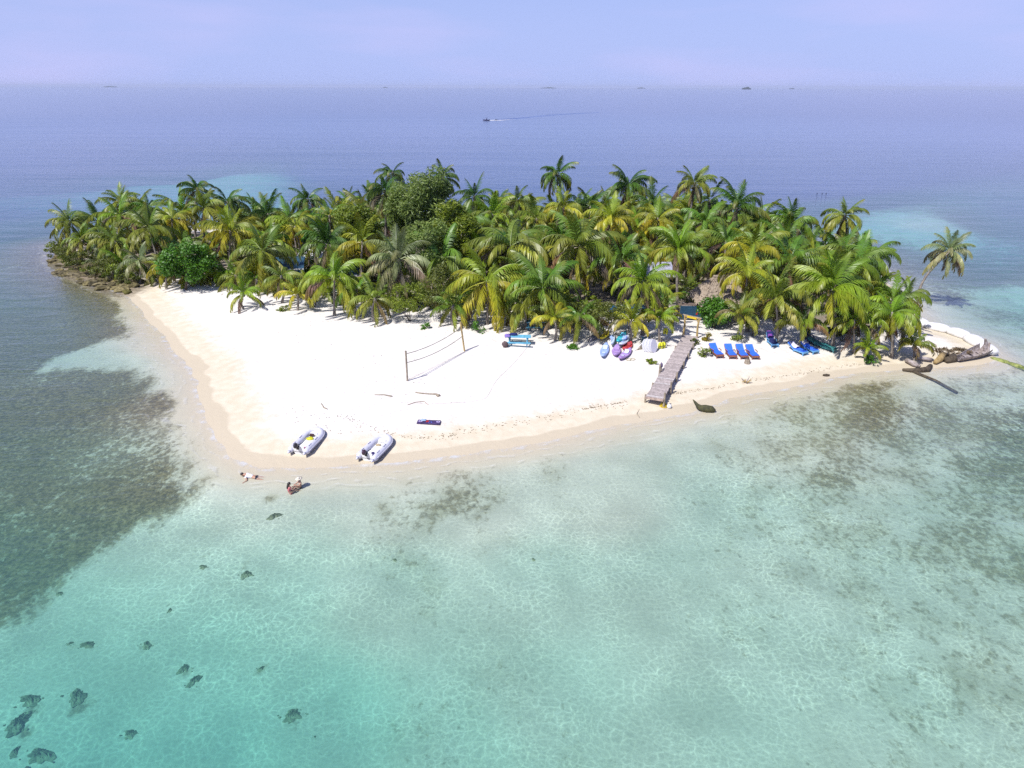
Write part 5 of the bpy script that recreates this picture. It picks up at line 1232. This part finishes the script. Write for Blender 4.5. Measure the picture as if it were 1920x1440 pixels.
    er.obj('ears', skin, t, True); MB().lump(h0 + fw * .09 - up * .055, (.026, .008, .007), 6, 4, 0, rot=rm).obj('mouth', M_BIK, t, True)
    if topm: skinned('top', [V['waist'].lerp(V['pelvis'], .35), V['waist'], V['chest'], V['chest'].lerp(V['neck'], .45), V['shL'], V['shL'].lerp(V['elL'], .45), V['shR'], V['shR'].lerp(V['elR'], .45)], [(0, 1), (1, 2), (2, 3), (2, 4), (4, 5), (2, 6), (6, 7)], [(.16, .12), (.142, .11), (.17, .125), .08, .08, .07, .08, .07], topm, t, 2)
    if botm: skinned('shorts', [V['pelvis'].lerp(V['waist'], .35), V['pelvis'], V['hipL'], V['hipL'].lerp(V['knL'], .4), V['hipR'], V['hipR'].lerp(V['knR'], .4)], [(0, 1), (1, 2), (2, 3), (1, 4), (4, 5)], [(.14, .11), (.168, .128), .104, .095, .104, .095], botm, t, 2)
    if hat:
        hm = MB(); hm.lump(h0 + up * .08, (.115, .12, .09), 12, 6, .02, random.Random(2), rm); hm.lump(h0 + up * .055, (.22, .23, .02), 14, 4, .03, random.Random(3), rm); hm.obj('hat', M_HAT, t, True)
    return t
# floating swimmer, face down, head to the left
p = G0(471, 893, 0)
person('person in a white shirt and dark shorts floating face down in the shallows', (p.x, p.y, -.02), .0,
       {'pelvis': (.28, -.05, -.02), 'chest': (-.18, .03, .05), 'neck': (-.42, .08, .08), 'head': (-.54, .1, .09), 'face': (-.2, 0, -1), 'shL': (-.3, .24, .05), 'elL': (-.52, .42, -.02), 'haL': (-.80, .44, -.08), 'shR': (-.32, -.16, .04), 'elR': (-.14, -.38, -.06), 'haR': (-.34, -.56, -.12),
        'hipL': (.32, .08, -.03), 'knL': (.72, .05, -.10), 'anL': (1.10, .10, -.14), 'toL': (1.26, .12, -.16), 'hipR': (.32, -.16, -.03), 'knR': (.72, -.22, -.12), 'anR': (1.08, -.26, -.16), 'toR': (1.24, -.28, -.2)}, M_SKIN2, 'short', True, M_SHIRT, M_SHORT)
# two people sitting face to face in the shallows
def sit(h=1.0): return {'pelvis': (0, 0, .12 * h), 'chest': (0, .03, .52 * h), 'neck': (0, .02, .70 * h), 'head': (0, -.01, .82 * h), 'face': (0, -1, -.1), 'shL': (.19 * h, .02, .60 * h), 'elL': (.26 * h, -.16, .40 * h), 'haL': (.16 * h, -.42 * h, .46 * h), 'shR': (-.19 * h, .02, .60 * h), 'elR': (-.26 * h, -.16, .40 * h), 'haR': (-.14 * h, -.42 * h, .44 * h),
                     'hipL': (.10 * h, -.02, .11 * h), 'knL': (.20 * h, -.42 * h, .30 * h), 'anL': (.12 * h, -.74 * h, .03), 'toL': (.13 * h, -.88 * h, .03), 'hipR': (-.10 * h, -.02, .11 * h), 'knR': (-.2 * h, -.42 * h, .28 * h), 'anR': (-.12 * h, -.74 * h, .03), 'toR': (-.13 * h, -.88 * h, .03)}
p = G0(543, 921, -.1); zb = gz(p.x, p.y); person('person with long dark hair in pink swimwear sitting in the shallows', (p.x, p.y, zb), R(128), sit(.74), M_SKIN, 'long', True, M_BIK, M_BIK)
p = G0(563, 912, -.1); zb = gz(p.x, p.y); person('person in a straw hat sitting in the shallows facing the dark haired one', (p.x, p.y, zb), R(-52), sit(.70), M_SKIN, 'short', False, None, M_SHORT, True)

# ------------------------------------------------------------------ far water: posts, motorboat, wake, islets
for k, x in enumerate((1532, 1541.5, 1549)):
    p = G0(x, 363.5, 0); s = scl(p); tag(MB().tube([(0, 0, -3), (0, 0, .2), (.03, 0, 1.5 * s)], [.10, .09, .07], 6).obj('marker_post', M_BLK, None, loc=p), ['left', 'middle', 'right'][k] + ' one of three dark posts standing in the far shallows', 'post', 'three posts in the far water')
pb_ = G0(912, 226.5, 0); t = thing('motorboat', 'small dark motorboat speeding left across the far blue water', 'motorboat', pb_, R(183)); t.scale = (.72, .72, .72)
mb = MB(); hullp = [(-3, -1.1), (-3, 1.1), (1.5, 1.1), (3.4, .0), (1.5, -1.1)]
mb.add([(x, y * .8, -.2) for x, y in hullp] + [(x * 1.03, y, 1.1 + (.4 if x > 2 else 0)) for x, y in hullp], [(4, 3, 2, 1, 0), (5, 6, 7, 8, 9)] + [(i, (i + 1) % 5, (i + 1) % 5 + 5, i + 5) for i in range(5)])
mb.obj('hull', simple('boat_hull', (.10, .11, .20), .4), t); MB().box((-.3, 0, 1.7), (1.2, 1.3, .9), taper=.8).obj('console', M_NAVY, t); MB().box((-.3, 0, 2.8), (2.2, 1.9, .1)).obj('canopy', M_NAVY, t); MB().box((-3.2, 0, .9), (.5, .5, 1.2)).obj('outboard_motor', M_BLK, t)
for sx in (-1.2, .6): MB().tube([(sx, .8, 1.1), (sx, .8, 2.8)], .05, 5).obj('canopy_post', M_WHITE, t); MB().tube([(sx, -.8, 1.1), (sx, -.8, 2.8)], .05, 5).obj('canopy_post', M_WHITE, t)
q = NT('wake_foam'); nn = q.noise(q.pos(), .35, 5.0, .65); fr3 = q.attr('tip')
mk = q.math('MULTIPLY', q.rng(nn, .38, .62), fr3)
M_FOAM = q.done(q.n('MixShader', None, i0=mk, i1=q.n('BsdfTransparent', None, Color=(1, 1, 1, 1)), i2=q.n('BsdfDiffuse', None, Color=(.8, .8, .82, 1))))
def strip(pts, wid, al, z):
    c = [G0(x, y, z) for x, y in pts]; mb = MB(); vs = []; a = []
    for i, p_ in enumerate(c):
        d = (c[min(i + 1, len(c) - 1)] - c[max(i - 1, 0)]); n2 = Vector((-d.y, d.x, 0)).normalized(); vs += [p_ - n2 * wid[i], p_ + n2 * wid[i]]; a += [al[i]] * 2
    mb.add(vs, [(2 * i, 2 * i + 1, 2 * i + 3, 2 * i + 2) for i in range(len(c) - 1)], a); return mb
o = link('boat_wake', strip([(914, 226.2), (920, 226), (932, 225.3), (950, 224), (965, 223)], [1.0, 5.0, 5.5, 4.5, 3.0], [1, 1, .95, .7, .1], .06).mesh('wake', False, 'tip'), M_FOAM); tag(o, 'white foam trail behind the far motorboat', 'wake', kind='stuff')
# the flattened slick the boat leaves, darker ripples on the water
def ridge(pts, wid, hgt):
    c = [G0(x, y, 0) for x, y in pts]; mb = MB(); vs = []
    for i, p_ in enumerate(c):
        d = (c[min(i + 1, len(c) - 1)] - c[max(i - 1, 0)]); n2 = Vector((-d.y, d.x, 0)).normalized(); h_ = hgt * (1 - .5 * i / len(c)); vs += [p_ - n2 * wid - Vector((0, 0, .1)), p_ + Vector((0, 0, h_)), p_ + n2 * wid - Vector((0, 0, .1))]
    mb.add(vs, [f for i in range(len(c) - 1) for f in ((3 * i, 3 * i + 1, 3 * i + 4, 3 * i + 3), (3 * i + 1, 3 * i + 2, 3 * i + 5, 3 * i + 4))]); return mb
q = NT('wake_swell'); b = q.n('BsdfPrincipled', None, Base_Color=(.06, .10, .28, 1), Roughness=.12); b.inputs['IOR'].default_value = 1.33; M_SWELL = q.done(b)
mb = ridge([(930, 225), (970, 222.6), (1010, 218.5), (1050, 215.4), (1090, 213), (1122, 211.2)], 2.2, .5); mb2 = ridge([(935, 224.5), (980, 220.8), (1020, 216.2), (1060, 213.4), (1100, 211.8)], 2.0, .35); mb.add(mb2.v, mb2.f)
o = mb.obj('wake_swell', M_SWELL, None, True); tag(o, 'long dark wake ripples trailing right from the far motorboat', 'wake', kind='stuff')
M_ISLET = simple('islet_green', (.035, .06, .05), .95, .3, .02)
for x, w, h_, dist, lab in [(207, 20, 16, 20000, 'faint islet on the horizon far left'), (1028, 24, 17, 20000, 'long faint islet on the horizon right of centre'), (1202, 13, 14, 20000, 'short faint islet on the horizon left of the dark one'), (1401, 14, 30, 12000, 'darkest little islet on the horizon at right'), (1485, 8, 12, 18000, 'tiny islet on the horizon just right of the dark one'), (722, 8, 11, 21000, 'barely visible islet on the horizon left of centre')]:
    d = pray(x, 163); d = Vector((d.x, d.y, 0)); d = d / d.y * dist; s = w * dist / FPX / math.cos(PITCH) * .5; r = random.Random(x); mb = MB()
    for k in range(7): f = (k - 3) / 3.2; mb.lump((f * s * .8, r.uniform(-60, 60), 0), (s * .34, s * .3, (h_ + 18) * r.uniform(.75, 1.05) * (1 - .45 * abs(f))), 10, 6, .12, r)
    o = mb.obj('islet', M_ISLET, None, True, loc=(d.x, d.y, 0)); tag(o, lab, 'islet', kind='structure')

# ------------------------------------------------------------------ sea air
hz_ = MB(); hz_.box((0, 0, 30), (150000, 150000, 110)); q = NT('haze_air')
v = q.n('VolumePrincipled', None, Color=(.72, .80, 1.0, 1), Density=HAZE); v.inputs['Anisotropy'].default_value = 0.0
q.t.links.new(v.outputs[0], q.out.inputs['Volume'])
o = hz_.obj('haze', q.m, None); o['kind'] = 'stuff'; o['label'] = 'thin pale sea haze over the whole lagoon'
